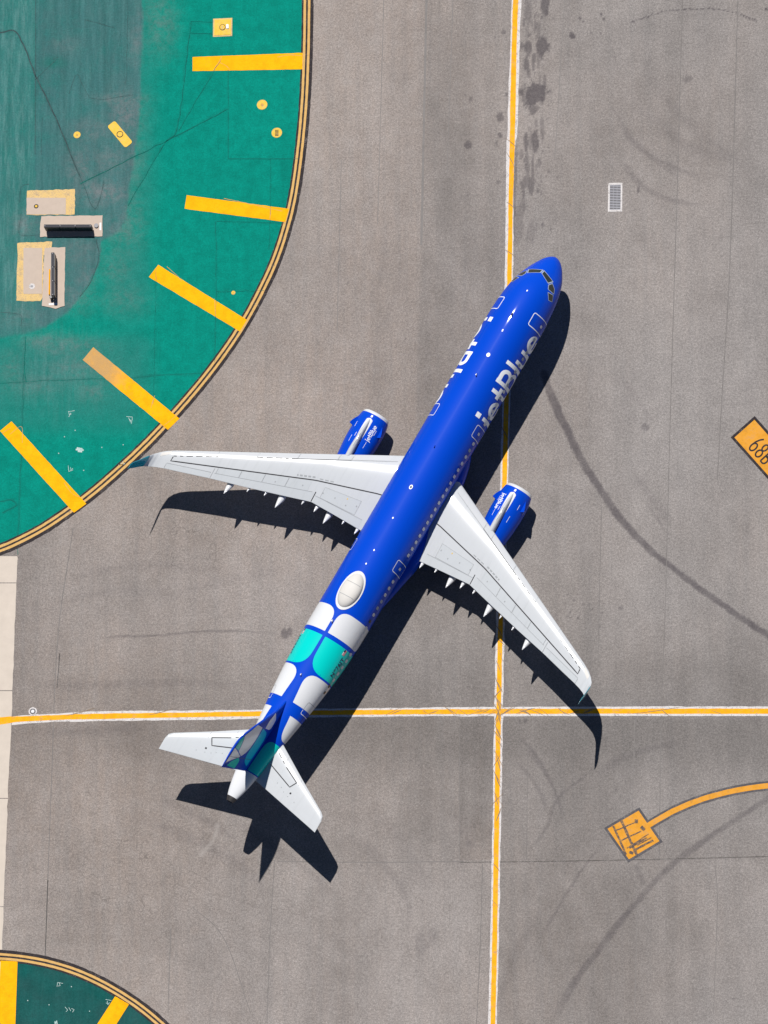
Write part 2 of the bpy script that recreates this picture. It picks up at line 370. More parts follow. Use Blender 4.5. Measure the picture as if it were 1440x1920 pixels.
    for i, (pts, wd, a) in enumerate([
        ([(1150, 215), (1185, 262), (1225, 295), (1290, 325), (1330, 332)], 9, .22), ([(1155, 285), (1185, 330), (1225, 362), (1280, 380), (1330, 388)], 9, .22),
        ([(1140, 190), (1190, 265), (1240, 310), (1300, 345)], 5, .2), ([(1165, 180), (1240, 235), (1300, 280), (1420, 300)], 16, .1), ([(1190, 90), (1260, 200), (1380, 300), (1440, 330)], 14, .08),
        ([(965, 1375), (1000, 1410), (1030, 1460), (1050, 1510), (1057, 1545)], 5, .32), ([(958, 1420), (990, 1452), (1015, 1490), (1030, 1530)], 5, .2), ([(985, 1400), (1015, 1440)], 7, .2),
        ([(1125, 1432), (1080, 1468), (1045, 1500), (1020, 1560), (985, 1600)], 5, .22), ([(1140, 1570), (1095, 1625), (1060, 1680), (1030, 1730), (1005, 1775)], 4, .24), ([(1300, 1390), (1230, 1400), (1160, 1425), (1110, 1460)], 12, .16),
        ([(1190, 1615), (1200, 1640), (1210, 1665)], 8, .26), ([(1180, 1620), (1188, 1660)], 6, .16),
        ([(420, 1530), (480, 1565), (560, 1620), (640, 1690)], 14, .12), ([(240, 1530), (330, 1560), (430, 1610), (520, 1680)], 16, .13), ([(280, 1490), (370, 1530), (470, 1590)], 12, .14),
        ([(1020, 1700), (960, 1800), (930, 1920)], 14, .09), ([(640, 1560), (700, 1600), (760, 1680), (770, 1760)], 12, .12), ([(680, 1500), (760, 1590), (820, 1700)], 20, .08),
        ([(120, 1090), (200, 1068), (300, 1060), (420, 1075)], 12, .10), ([(90, 1130), (220, 1110), (380, 1120)], 14, .08), ([(150, 1195), (280, 1192), (400, 1184), (528, 1186)], 2.6, .4),
        ([(40, 1290), (300, 1280), (480, 1285)], 16, .12), ([(40, 1370), (140, 1372), (300, 1362)], 16, .14), ([(300, 1120), (420, 1090), (560, 1060)], 16, .07), ([(1180, 880), (1220, 930), (1260, 985)], 14, .12), ([(1210, 940), (1250, 1000)], 3, .2), ([(1160, 700), (1230, 800)], 10, .1),
        ([(660, 620), (700, 560), (720, 480), (724, 380)], 10, .07), ([(690, 650), (740, 560), (760, 440)], 9, .06),
    ]): track(pts, wd, a*1.5, soft=.8, fade=(.25, .25), seed=10+i)
    # oil and fuel drips beside the centre line
    for i, (cx, cy, rx, ry, a) in enumerate([(1003, 176, 25, 24, .8), (1000, 205, 10, 9, .6), (1017, 87, 11, 21, .75), (990, 92, 8, 16, .7), (978, 84, 4, 9, .6), (1022, 12, 8, 20, .7), (990, 20, 7, 24, .45), (1001, 108, 4, 9, .6),
        (987, 122, 6, 15, .65), (1000, 122, 3, 14, .55), (1009, 118, 2.5, 10, .4), (986, 266, 4.5, 16, .65), (1003, 262, 7, 21, .7), (1018, 252, 4, 13, .45), (1005, 230, 3, 8, .4), (981, 352, 5, 18, .55), (995, 352, 6, 19, .6), (978, 290, 5, 10, .4), (1012, 305, 3, 9, .45), (1006, 312, 2, 8, .4), (975, 415, 8, 34, .32), (995, 440, 8, 26, .22),
        (1073, 67, 6, 7, .8), (1094, 40, 4, 3, .7), (1088, 34, 2.5, 2.5, .7), (1128, 27, 3, 3, .7), (1132, 35, 3, 2.5, .65), (1127, 63, 2, 2, .5), (1108, 62, 3, 2.5, .4), (877, 272, 8, 8, .65), (882, 186, 4, 6, .45), (872, 178, 3, 4, .4), (938, 219, 6, 9, .6), (937, 253, 5, 6, .6), (931, 268, 3, 6, .5), (944, 60, 4, 4, .5), (950, 178, 3.5, 5, .6), (934, 342, 3, 5, .45), (876, 366, 3, 4, .4),
        (1290, 148, 13, 9, .4), (538, 1187, 11, 10.5, .62), (1209, 801, 8, 7, .4), (1197, 356, 2.5, 6, .6), (1437, 17, 3, 3, .8), (1352, 6, 2, 2, .6), (870, 1560, 20, 40, .1), (790, 1770, 14, 25, .18), (810, 1755, 8, 20, .18), (985, 1352, 4, 4, .5), (975, 1352, 2, 5, .5), (1155, 1480, 3, 2, .4), (1060, 1637, 2, 2, .6), (1164, 1140, 5, 4, .4)]):
        blob(cx, cy, rx, ry, a, seed=60+i)
    for i in range(150):      # scattered specks
        if i < 70: cx, cy = 985+abs(RNG.randn())*28, RNG.uniform(0, 450)
        elif i < 110: cx, cy = 1095+RNG.randn()*22, 1140+RNG.randn()*30
        else: cx, cy = RNG.uniform(580, 1440), RNG.uniform(0, 1900)
        r = RNG.uniform(1.3, 2.6 if i < 70 else 2.0); blob(cx, cy, r, r*RNG.uniform(.8, 2.2 if i < 70 else 1.2), RNG.uniform(.25, .6), seed=200+i)
    P = smooth_poly([(1188, 40), (1230, 26), (1275, 18), (1330, 17), (1380, 24), (1420, 40)], 5)
    for i, (cx, cy) in enumerate(P): blob(cx+RNG.randn(), cy+RNG.randn(), 2.2+(2.5 if i < 5 else 0), 1.7, .75 if RNG.rand() < .75 else .3, -.25, seed=400+i)
    # patch of darker, stained paving left of the crossing line
    k = (px > 862) & (px < 928) & (py > 1344) & (py < 1612)
    tone[k] -= .10+.08*fbm(px[k]*.03, py[k]*.03, 77, 3); warm[k] += .25*sstep(1500, 1600, py[k])
    dark[k] = np.maximum(dark[k], .32*sstep(.05, .6, fbm(px[k]*.05, py[k]*.05, 78, 4))*sstep(1480, 1600, py[k]))
    for cx, cy, r, a in [(620, 1590, 40, .3), (360, 1590, 18, .5), (365, 1745, 16, .6), (520, 1450, 20, .3), (60, 1160, 30, .3)]:
        warm[:] = np.maximum(warm, a*np.exp(-((px-cx)**2+(py-cy)**2)/r**2))
    for i in range(34):
        cx = RNG.choice([984, 990, 998, 1004, 1012, 1019])+RNG.randn()*2; blob(cx, RNG.uniform(-10, 430), RNG.uniform(1.8, 4), RNG.uniform(7, 22), RNG.uniform(.25, .6), seed=500+i, rag=.5)
    track([(968, 272), (965, 360), (963, 440)], 4.5, .6, soft=.3, breakup=.5, seed=6); track([(962, 395), (968, 455)], 9, .3, soft=.6, seed=7)
    track([(408, 1548), (400, 1575), (378, 1602)], 7, .4, arr=pale, soft=.8)
    track([(110, 1240), (108, 1270)], 3, .4, arr=pale)
    one = np.ones_like(X)
    return grid_obj('asphalt_taxiway', X, Y, Z, M_ASPH, None, {'wear': np.stack([dark, np.clip(warm, 0, 1), crack, one], -1), 'tone': np.stack([np.clip(tone, 0, 1), seam, pale, one], -1)})
ground = tag(paint_ground(), 'weathered grey asphalt taxiway with dark tyre marks and oil stains', kind='structure')

def sheet(name, pts, z, mat, parent, step=None):
    """flat painted polygon, corners given as surveyed photograph points"""
    P = G([p[0] for p in pts], [p[1] for p in pts]); P[:, 2] = z
    return mesh_obj(name, P, [tuple(range(len(P)))][::1], mat, parent)
def ribbon(name, rows, z, mat, parent, jit=0.0, seed=0, step=6):
    """painted line: rows are (x_left, y_left, x_right, y_right) photograph points down the line"""
    R = np.asarray(rows, float); a = smooth_poly(R[:, :2], step); b = smooth_poly(R[:, 2:], step)
    n = max(len(a), len(b)); ta = np.linspace(0, 1, n)
    rs = lambda q: np.stack([np.interp(ta*(len(q)-1), np.arange(len(q)), q[:, k]) for k in (0, 1)], -1)
    a, b = rs(a), rs(b)
    if jit:
        d = b-a; d = d/np.linalg.norm(d, axis=1)[:, None]; k = np.arange(n)
        a = a-d*(jit*(vnoise(k*.35, k*0+.5, seed)+.6*vnoise(k*.9, k*0+.5, seed+3)))[:, None]; b = b+d*(jit*(vnoise(k*.35, k*0+.5, seed+1)+.6*vnoise(k*.9, k*0+.5, seed+4)))[:, None]
    A, B = G(a[:, 0], a[:, 1]), G(b[:, 0], b[:, 1]); A[:, 2] = z; B[:, 2] = z
    V = np.concatenate([A, B]); F = [(i, n+i, n+i+1, i+1) for i in range(n-1)]
    return mesh_obj(name, V, F, mat, parent)
def offset_rows(pts, o0, o1, step=10):
    """rows at offsets o0..o1 (pixels, + = to the right of travel) from a centre path"""
    P = smooth_poly(pts, step); t = np.gradient(P, axis=0); t = t/np.linalg.norm(t, axis=1)[:, None]; nrm = np.stack([-t[:, 1], t[:, 0]], -1)
    return np.concatenate([P+nrm*o0, P+nrm*o1], 1)

# taxiway lines (white backing 4 mm up, yellow 8 mm up)
vw = [(972, -250, 991, -250), (959.5, 0, 977.6, 0), (957.5, 68, 975, 68), (953.5, 181, 972, 181), (951.5, 250, 970, 250), (949.5, 275, 965.5, 275), (948, 380, 962.5, 380), (947, 485, 962.3, 485), (943, 700, 957.8, 700), (939, 860, 954, 860), (928, 1260, 944.6, 1260), (924, 1502, 940.5, 1502), (919.6, 1743, 935.7, 1743), (915.6, 1904, 932, 1904), (909, 2150, 925, 2150)]
vy = [(975, -250, 985, -250), (962, 0, 972, 0), (960.2, 68, 969.3, 68), (957, 181, 967, 181), (955.8, 258, 965.5, 258), (953.6, 380, 961.6, 380), (951.5, 485, 960, 485), (942.3, 860, 951.3, 860), (932, 1260, 940.8, 1260), (927.3, 1502, 936.6, 1502), (923.3, 1743, 932.5, 1743), (920, 1904, 929, 1904), (914, 2150, 923, 2150)]
tag(ribbon('white_line_backing', vw, .004, M_WLINE, ground, .9, 5), 'white edging of the long taxi line running up the picture')
tag(ribbon('yellow_taxi_line', vy, .008, M_YLINE, ground, .45, 9), 'long yellow taxi line running up the picture under the airliner')
hw_ = [(22, 1359.5, 22, 1343.5), (60, 1356, 60, 1340), (97, 1353.8, 97, 1338.6), (194, 1352, 194, 1333.6), (389, 1349.5, 389, 1332), (640, 1344.5, 640, 1328.5), (980, 1342.5, 980, 1325.4), (1424, 1342.6, 1424, 1324.4), (1700, 1342, 1700, 1324)]
hy_ = [(-200, 1385, -200, 1369), (0, 1359, 0, 1345), (28, 1354.5, 28, 1343.6), (97, 1350, 97, 1341), (194, 1348, 194, 1338), (389, 1344.5, 389, 1335.6), (640, 1340.5, 640, 1331.5), (980, 1338.4, 980, 1329.2), (1424, 1338.4, 1424, 1328.6), (1700, 1338, 1700, 1328)]
tag(ribbon('white_line_backing', hw_, .0052, M_WLINE, ground, .9, 15), 'white edging of the taxi line running across the picture')
tag(ribbon('yellow_taxi_line', hy_, .0092, M_YLINE, ground, .45, 19), 'yellow taxi line running across the picture below the wings')

# rubber scuffs where wheels cross the painted lines
V, F = [], []
def scuff(cx, cy, ang, ln, wd, bend=0.0):
    b0 = len(V); n = 6
    for i in range(n+1):
        t = i/n-.5; x = cx+math.cos(ang)*ln*t-math.sin(ang)*bend*(t*t-.25); y = cy+math.sin(ang)*ln*t+math.cos(ang)*bend*(t*t-.25); w_ = wd*(.35+.65*math.cos(t*math.pi))*.5
        for sg in (-1, 1): q = G(x-math.sin(ang)*w_*sg, y+math.cos(ang)*w_*sg); V.append((q[0], q[1], .0125+.0002*(b0 % 9)))
    for i in range(n): F.append((b0+2*i, b0+2*i+1, b0+2*i+3, b0+2*i+2))
for i in range(34):                              # up the long line, thickest around the crossing
    y = 1334+RNG.randn()*95 if i < 28 else RNG.uniform(-100, 1950); x = np.interp(y, [0, 500, 860, 1260, 1904], [968, 955, 946, 936, 924])+RNG.uniform(-4, 4)
    scuff(x, y, rad(RNG.choice([58, 64, 118, 125, 70])+RNG.randn()*7), RNG.uniform(18, 40), RNG.uniform(.7, 2.2), RNG.uniform(-4, 4))
for i in range(30):
    x = 935+RNG.randn()*90 if i < 22 else RNG.uniform(640, 1440); y = np.interp(x, [640, 980, 1440], [1336, 1334, 1333.5])+RNG.uniform(-3, 3)
    scuff(x, y, rad(RNG.choice([150, 155, 35, 28, 160])+RNG.randn()*8), RNG.uniform(16, 32), RNG.uniform(.6, 1.7), RNG.uniform(-3, 3))
for x, y, a, ln in ((958, 268, 40, 26), (957, 300, 62, 34), (956, 475, 35, 22), (150, 1335, 165, 60), (1230, 1332, 172, 90), (300, 1335, 166, 50), (957, 385, 40, 20)): scuff(x, y, rad(a), ln, 1.3, 4)
M_SCUFF = plain('rubber_scuff', (.24, .17, .11), .9, .05)
tag(mesh_obj('tyre_scuffs', V, F, M_SCUFF, ground), kind='stuff')

# construction joints and sealed cracks of the paving, as thin sealant strips
JOINTS = [([(1282, -60), (1278, 60), (1270, 350), (1266, 480), (1258, 740), (1247, 1150), (1240, 1340), (1236, 1612)], 1.8, .5), ([(1385, -60), (1370, 460), (1354, 740), (1345, 900)], 2.2, .22), ([(1128, 950), (1121, 1240)], 1.8, .25), ([(1190, 1350), (1184, 1612)], 1.6, .2),
        ([(137, 990), (108, 1200), (96, 1480), (84, 1800)], 1.8, .32), ([(90, 1650), (85, 1800)], 1.6, .3), ([(515, 1612), (506, 1760), (500, 1940)], 1.8, .38), ([(520, 1615), (700, 1617), (870, 1615)], 1.8, .42), ([(862, 1617), (1100, 1614), (1440, 1606), (1500, 1604)], 2, .6), ([(862, 1342), (862, 1612)], 1.6, .3), ([(905, 1620), (900, 1780), (893, 1930)], 1.8, .35), ([(1340, 1615), (1345, 1700), (1338, 1900)], 1.6, .25), ([(1195, 1700), (1190, 1900)], 1.6, .2),
        ([(990, 1395), (987, 1612)], 1.6, .25), ([(320, 1740), (315, 1900)], 1.6, .3), ([(112, 1225), (107, 1290)], 2.4, .6), ([(1060, -20), (1040, 300)], 1.4, .15), ([(720, -20), (708, 420)], 1.4, .12), ([(800, -20), (790, 460)], 5, .12), ([(850, -20), (838, 330)], 1.6, .15), ([(640, 300), (632, 620)], 1.4, .15), ([(360, 1700), (420, 1760), (470, 1900)], 1.6, .25)]
M_SEALL = m_paint('faded_joint_sealant', (.172, .159, .152), ASPH, .55, .2, 1.2)
M_SEALX = m_paint('nearly_worn_joint_sealant', (.20, .186, .178), ASPH, .6, .1, 1.2)
M_SEALD = m_paint('dark_joint_sealant', (.095, .085, .08), ASPH, .5, .2, 1.2)
for i, (pts, wd, a) in enumerate(JOINTS):
    rows = offset_rows(pts, -wd*.42, wd*.42, 16)
    ribbon('paving_joint', rows, .0022, M_SEALD if a > .55 else M_SEALL if a > .21 else M_SEALX, ground, .22, 300+i, 16)

# concrete slabs along the left edge
conc = empty('concrete_apron'); tag(conc, 'pale concrete slabs along the left edge of the asphalt', kind='structure')
def edge_x(y): return np.interp(y, [1040, 1150, 1340, 1500, 1760, 1800, 2100], [33, 28.5, 22, 14.5, 4.5, 2.5, -8])
ys_ = [1042, 1093, 1295, 1497, 1700, 1900, 2100]
for a, b_ in zip(ys_[:-1], ys_[1:]):
    yy = np.linspace(a+.8, b_-.8, 14); xr = edge_x(yy)+.8*vnoise(yy*.21, yy*0, 4)
    for x0, x1 in ((-200, None), (-420, -201.5)):
        pts = [(x0, a+.8)]+([(x, y) for x, y in zip(xr, yy)] if x1 is None else [(x1, a+.8), (x1, b_-.8)])+[(x0, b_-.8)]
        P = G([p[0] for p in pts], [p[1] for p in pts]); n = len(P); P[:, 2] = .0052
        Q = P.copy(); Q[:, 2] = -.02
        mesh_obj('concrete_slab', np.concatenate([P, Q]), [tuple(range(n))[::-1]]+[(i, (i+1) % n, n+(i+1) % n, n+i) for i in range(n)], M_CONC, conc)

# green painted islands: the grid follows the curved edge
EDGE = smooth_poly([(586, -420), (587.5, -200), (587.5, -60), (587, 0), (585.5, 100), (581, 200), (572.5, 290), (561, 370), (546, 432), (526, 492), (500, 549), (471, 603), (440, 652), (402, 704), (361, 754), (320, 800), (281, 841), (240, 880), (190, 924), (140, 963), (90, 997), (40, 1024), (0, 1041), (-60, 1060), (-150, 1082), (-300, 1103), (-420, 1110)], 6)
EDGE2 = smooth_poly([(-420, 1810), (-300, 1790), (-150, 1781), (-60, 1780), (0, 1782), (50, 1787), (100, 1797), (150, 1813), (200, 1836), (250, 1866), (290, 1896), (330, 1932), (370, 1975), (420, 2050), (450, 2120), (470, 2200)], 6)
LEFT = -420.0
def island_grid(edge, inset, cols):
    t = np.gradient(edge, axis=0); t = t/np.linalg.norm(t, axis=1)[:, None]; n = np.stack([-t[:, 1], t[:, 0]], -1)
    return edge+n*inset
CRACKS = []
def green_main():
    e = island_grid(EDGE, 18.5, 0); o = np.argsort(e[:, 1]); e = e[o]
    py1 = np.arange(-380, e[-1, 1]-1, 3.0); xb = np.interp(py1, e[:, 1], e[:, 0])
    m = 260; u = np.linspace(0, 1, m)**.85
    PX = LEFT+(xb[:, None]-LEFT)*u[None, :]; PY = np.repeat(py1[:, None], m, 1)
    W = G(PX, PY); x, y = PX, PY
    jx = x+4*fbm(x*.04, y*.04, 3, 4); jy = y+4*fbm(x*.04, y*.04, 8, 4)
    border = np.interp(jy, [-400, 0, 170, 230, 300, 360, 410, 440, 455], [272, 267, 262, 259, 250, 240, 236, 215, 190])
    low = np.interp(jx, [-420, 0, 40, 85, 120, 150, 170, 185, 190, 230], [650, 634, 628, 612, 590, 556, 526, 492, 452, 430])
    worn = (1-sstep(-3, 4, jx-border))*(1-sstep(-5, 5, jy-low))
    worn = worn*np.where(jx < 66, .78, 1.0)
    half = np.clip(1-sstep(240, 330, jx), 0, 1)*sstep(610, 660, jy)*(1-sstep(760, 860, jy))*.55
    half2 = (1-sstep(268, 340, jx))*.35*(1-sstep(340, 460, jy))+np.exp(-(((jx-240)/55)**2+((jy-520)/110)**2))*.5+np.exp(-(((jx-90)/60)**2+((jy-690)/50)**2))*.4
    wear = np.maximum(worn, np.clip(half+half2, 0, 1)*.6)
    grey = np.zeros_like(x)
    for cx, cy, rx, ry, a in [(225, 185, 42, 10, .9), (235, 215, 30, 45, .8), (175, 245, 45, 25, .5), (150, 315, 30, 40, .6), (190, 360, 50, 25, .9), (205, 300, 38, 30, .55), (255, 80, 14, 45, .5), (262, 60, 8, 70, .4), (150, 470, 40, 30, .45), (160, 520, 22, 30, .5), (45, 420, 22, 22, .8), (225, 430, 30, 30, .5), (130, 560, 50, 25, .45), (40, 590, 50, 22, .4),
        (300, 40, 30, 60, .45), (250, 300, 22, 60, .4), (240, 420, 28, 60, .45), (215, 500, 30, 40, .35), (80, 640, 40, 16, .55), (130, 650, 60, 18, .5), (150, 690, 60, 25, .42), (60, 720, 50, 22, .4), (175, 730, 30, 25, .4), (20, 690, 25, 30, .35), (230, 560, 45, 28, .3), (120, 85, 30, 15, .3)]:
        grey = np.maximum(grey, a*np.exp(-(((jx-cx)/rx)**2+((jy-cy)/ry)**2)))
    line = np.zeros_like(x)
    def crk(pts, wd, a, wob=True):
        nonlocal line
        CRACKS.append((pts, wd, a, wob))
        d, t = seg_dist(jx if wob else x, jy if wob else y, smooth_poly(pts, 12) if wob else np.asarray(pts, float)); line = np.maximum(line, min(1, a*1.45)*(1-sstep(wd*.4, wd*.4+2.2, d))*(.7+.3*vnoise(x*.1, y*.1, 12)))
    crk([(-60, 60), (0, 62), (33, 64), (66, 140), (88, 185), (112, 240), (150, 330)], 5, .85)
    crk([(150, 330), (178, 392), (196, 340)], 2, .5); crk([(66, -200), (67, 0), (66, 290)], 1.6, .75, False); crk([(66, 150), (108, 108), (100, 112)], 2, .3)
    crk([(160, 37), (215, 52)], 1.4, .5); crk([(428, 130), (428, 298), (562, 298)], 1.2, .45, False); crk([(428, 205), (330, 255), (150, 345)], 3, .4); crk([(335, 245), (415, 110)], 2, .35); crk([(358, 40), (350, 110), (332, 240), (305, 275), (240, 385)], 3, .4); crk([(358, 40), (400, 42)], 1.5, .4)
    crk([(358, 62), (400, 64)], 1.5, .35); crk([(405, 415), (405, 560), (402, 680)], 1.4, .35); crk([(508, 298), (505, 470)], 1.4, .25); crk([(405, 415), (530, 418)], 1.2, .3); crk([(405, 547), (495, 545)], 1.4, .4)
    crk([(0, 720), (55, 715), (130, 712), (250, 708), (330, 702), (400, 700)], 1.6, .6); crk([(48, 630), (46, 700), (50, 716)], 3, .55); crk([(44, 700), (42, 800), (36, 940), (33, 1040)], 1.8, .6); crk([(0, 940), (20, 938), (30, 948), (5, 962)], 2.4, .8); crk([(0, 585), (38, 590), (40, 610)], 1.6, .5)
    crk([(180, 450), (186, 480), (172, 525), (150, 556)], 2.6, .45); crk([(40, 400), (38, 440), (78, 440)], 1.4, .4); crk([(36, 380), (40, 350), (55, 345)], 1.5, .4); crk([(293, 500), (290, 640), (288, 760)], 1.2, .25); crk([(130, 175), (145, 140), (160, 170), (180, 186), (250, 178)], 2, .3); crk([(80, 220), (78, 290)], 1.4, .3)
    crk([(240, 0), (236, 160)], 1.2, .3)
    line *= .45
    pale = np.clip((1-sstep(50, 72, x))*.24*(1-sstep(560, 640, y))+.28*np.exp(-(((x-110)/70)**2+((y-690)/70)**2))+.15*worn, 0, 1)
    dk = np.zeros_like(x)
    dk = np.maximum(dk, .5*np.exp(-(((jx-100)/26)**2+((jy-118)/12)**2))); dk = np.maximum(dk, .35*np.exp(-(((jx-540)/20)**2+((jy-330)/60)**2)))
    k = (x > 428) & (y > 132) & (y < 298); dk[~k] = np.maximum(dk[~k], .10)
    one = np.ones_like(x)
    o = grid_obj('green_island', W[..., 0], W[..., 1], np.full_like(x, .004), M_GREEN, None, {'wear': np.stack([wear, grey, line, one], -1), 'tone': np.stack([pale, dk, one*0, one], -1)})
    return tag(o, 'large green painted pavement island with worn patches, upper left', kind='structure')
def green_small():
    e = island_grid(EDGE2, 18.5, 0)
    k = np.linspace(0, len(e)-1, 160).astype(int); e = e[k]; m = 60; v = np.linspace(0, 1, m)
    PX = np.repeat(e[:, :1], m, 1); PY = e[:, 1:2]+(2230-e[:, 1:2])*v[None, :]
    W = G(PX, PY); x, y = PX, PY; one = np.ones_like(x)
    wear = np.clip(.25+.6*fbm(x*.02, y*.02, 5, 4), 0, 1)
    o = grid_obj('green_island', W[..., 0], W[..., 1], np.full_like(x, .004), M_GREEN2, None, {'wear': np.stack([wear, one*0, one*0, one], -1), 'tone': np.stack([one*.03, one*0, one*0, one], -1)})
    return tag(o, 'small dark green painted pavement island in the lower left corner', kind='structure')
isl = green_main(); isl2 = green_small()
for par, edge, sgn in ((isl, EDGE, 1), (isl2, EDGE2, 1)):
    rw = lambda a, b: np.concatenate([island_grid(edge, a, 0), island_grid(edge, b, 0)], 1)
    tag(ribbon('black_edge_band', rw(-1, 21), .008, M_BLK, par, .5, 31), 'black backing of the double edge line')
    ribbon('faded_edge_line', rw(5.0, 9.6), .012, M_TAN, par, .25, 33)
    ribbon('faded_edge_line', rw(13.0, 17.6), .012, M_TAN, par, .25, 35)
M_CRKG = m_paint('crack_in_green_paint', (.004, .105, .085), (.001, .17, .13), .5, .1, 1.5)
M_CRKW = m_paint('crack_in_worn_paint', (.036, .065, .068), (.05, .1, .1), .5, .1, 1.5)
for i, (pts, wd, a, wob) in enumerate(CRACKS):
    w_ = max(.7, wd*.5)*min(1, .4+a); q = np.mean(pts, 0)
    P = smooth_poly(pts, 10) if wob else np.asarray(pts, float)
    k = np.arange(len(P)); P = P+(1.2 if wob else .2)*np.stack([vnoise(k*.7, k*0+.3, 600+i), vnoise(k*.7, k*0+.6, 650+i)], -1)
    for P_ in ([P] if wob else [P[j:j+2] for j in range(len(P)-1)]): ribbon('surface_crack', offset_rows(P_, -w_/2, w_/2, 8), .0062 if q[0] < 260 else .0172, M_CRKW if q[0] < 270 and q[1] < 600 else M_CRKG, isl, .25, 700+i, 8)
for i, pts in enumerate([[(400, 132), (410, 117), (416, 106)], [(411, 117), (422, 122), (431, 130)], [(520, 107), (545, 103), (566, 105)], [(313, 500), (335, 520), (340, 528)], [(402, 560), (404, 590)], [(120, 905), (135, 925), (150, 932)], [(18, 815), (40, 800), (42, 830)], [(4, 812), (20, 802)], [(283, 765), (290, 742)], [(305, 800), (330, 780)], [(420, 372), (480, 385), (530, 396)], [(508, 392), (506, 410)]]):
    ribbon('surface_crack', offset_rows(pts, -.45, .45, 5), .0185, M_YBARW, isl, .3, 800+i, 5)
def bar(pts, mat, parent, z=.016, label=None):
    a, b, c, d = [np.array(p, float) for p in pts]; n = 30; rows = []
    for i in range(n+1): t = i/n; rows.append((*(a+(b-a)*t), *(d+(c-d)*t)))
    o = ribbon('yellow_bar', rows, z, mat, parent, .35, int(pts[0][0]), 8)
    if label: o['label'] = label
bar([(361, 107), (567.5, 99), (567, 130), (361, 133.5)], M_YBAR, isl)
bar([(350, 366), (542, 391.5), (535, 416.5), (346, 391.5)], M_YBAR, isl)
bar([(296.7, 496.5), (463, 600), (450, 621.5), (279, 519.5)], M_YBAR, isl)
bar([(175, 651), (336.5, 785), (315, 806), (155, 675)], M_YBAR4, isl, .016, 'yellow bar with a worn greyish end')
bar([(21.5, 790), (162, 944.5), (138.5, 961.5), (0, 808)], M_YBAR, isl)
bar([(-150, 920), (-40, 1020), (-62, 1040), (-172, 940)], M_YBAR, isl)
bar([(1, 1801), (33, 1803), (26, 2000), (-8, 2000)], M_YBAR, isl2)
bar([(216, 1868), (242, 1883), (190, 1965), (160, 1955)], M_YBAR, isl2)

# ground signs painted on the asphalt
def rect_axes(o, a, b, z, mat, name, parent): 
    o, a, b = map(np.array, (o, a, b)); return sheet(name, [o, o+b, o+b+a, o+a], z, mat, parent)
def stroke_mesh(name, strokes, fn, mat, parent, wd):
    """thick poly-line glyph strokes mapped by fn(u,v,layer)->3-D point"""
    V, F = [], []
    for k, st in enumerate(strokes):
        pts, w_ = (st if isinstance(st, tuple) else (st, wd)); P = np.asarray(pts, float)
        Q = [P[0]]
        for i in range(1, len(P)):
            n = max(1, int(np.linalg.norm(P[i]-P[i-1])/.12)); Q += [P[i-1]+(P[i]-P[i-1])*(j/n) for j in range(1, n+1)]
        P = np.array(Q); t = np.gradient(P, axis=0) if len(P) > 2 else np.repeat(P[1:]-P[:1], 2, 0); t = t/(np.linalg.norm(t, axis=1)[:, None]+1e-9); nn = np.stack([-t[:, 1], t[:, 0]], -1)
        b0 = len(V)
        for p, n_ in zip(P, nn):
            for s in (-.5, 0, .5): V.append(fn(p[0]+n_[0]*w_*s, p[1]+n_[1]*w_*s, k))
        for i in range(len(P)-1):
            for j in (0, 1): F.append((b0+3*i+j, b0+3*i+j+1, b0+3*i+j+4, b0+3*i+j+3))
    return mesh_obj(name, V, F, mat, parent)
def arc(cx, cy, rx, ry, a0, a1, n=20): return [(cx+rx*math.cos(rad(a0+(a1-a0)*i/n)), cy+ry*math.sin(rad(a0+(a1-a0)*i/n))) for i in range(n+1)]
o0, sa, sb = np.array((1370., 820.)), np.array((45., -40.)), np.array((88., 99.))
rect_axes(o0, sa, sb, .004, M_BLK, 'black_sign_border', ground)
ua, ub = sa/np.linalg.norm(sa), sb/np.linalg.norm(sb); La, Lb = np.linalg.norm(sa), np.linalg.norm(sb)
tag(rect_axes(o0+ua*5+ub*5, ua*(La-10), ub*(Lb-10), .008, M_ORANGE, 'painted_number_panel', ground), 'orange pavement panel painted with a black 68B at the right edge')
def glyph68(u, v, k):
    p = o0+ub*u+ua*v; q = G(p[0], p[1]); return (q[0], q[1], .012+.0015*k)
six = [arc(42, 20, 5.2, 8.5, 0, 360, 24), [(37, 22), (37.8, 30), (40.5, 38), (44.5, 44)]]
eight = [arc(58, 19.5, 5.2, 7.5, 0, 360, 24), arc(58, 35, 4.2, 7.0, 0, 360, 24)]
bee = [[(70, 12), (70, 43)], [(70, 12.2), (75, 12.2)]+arc(75, 19, 4.5, 6.8, -90, 90, 12)+[(70, 26)], [(70, 27.5), (75, 27.5)]+arc(75, 35, 3.8, 7.2, -90, 90, 12)+[(70, 42.5)]]
tag(stroke_mesh('sign_characters', six+eight+bee, glyph68, M_BLK, ground, 3.0), 'black painted characters 68B')
sq = np.array([(1132.5, 1552.5), (1198.7, 1513.7), (1243, 1578.7), (1178, 1617.5)]); cen = sq.mean(0)
tag(sheet('grey_sign_border', sq, .004, M_GRYB, ground), 'grey border round the painted-over orange square')
tag(sheet('painted_over_panel', cen+(sq-cen)*.88, .008, M_ORANGE, ground), 'orange pavement square with painted-over dark strokes')
zz = lambda x, y: np.array((1120+x*.125, 1490+y*.125))
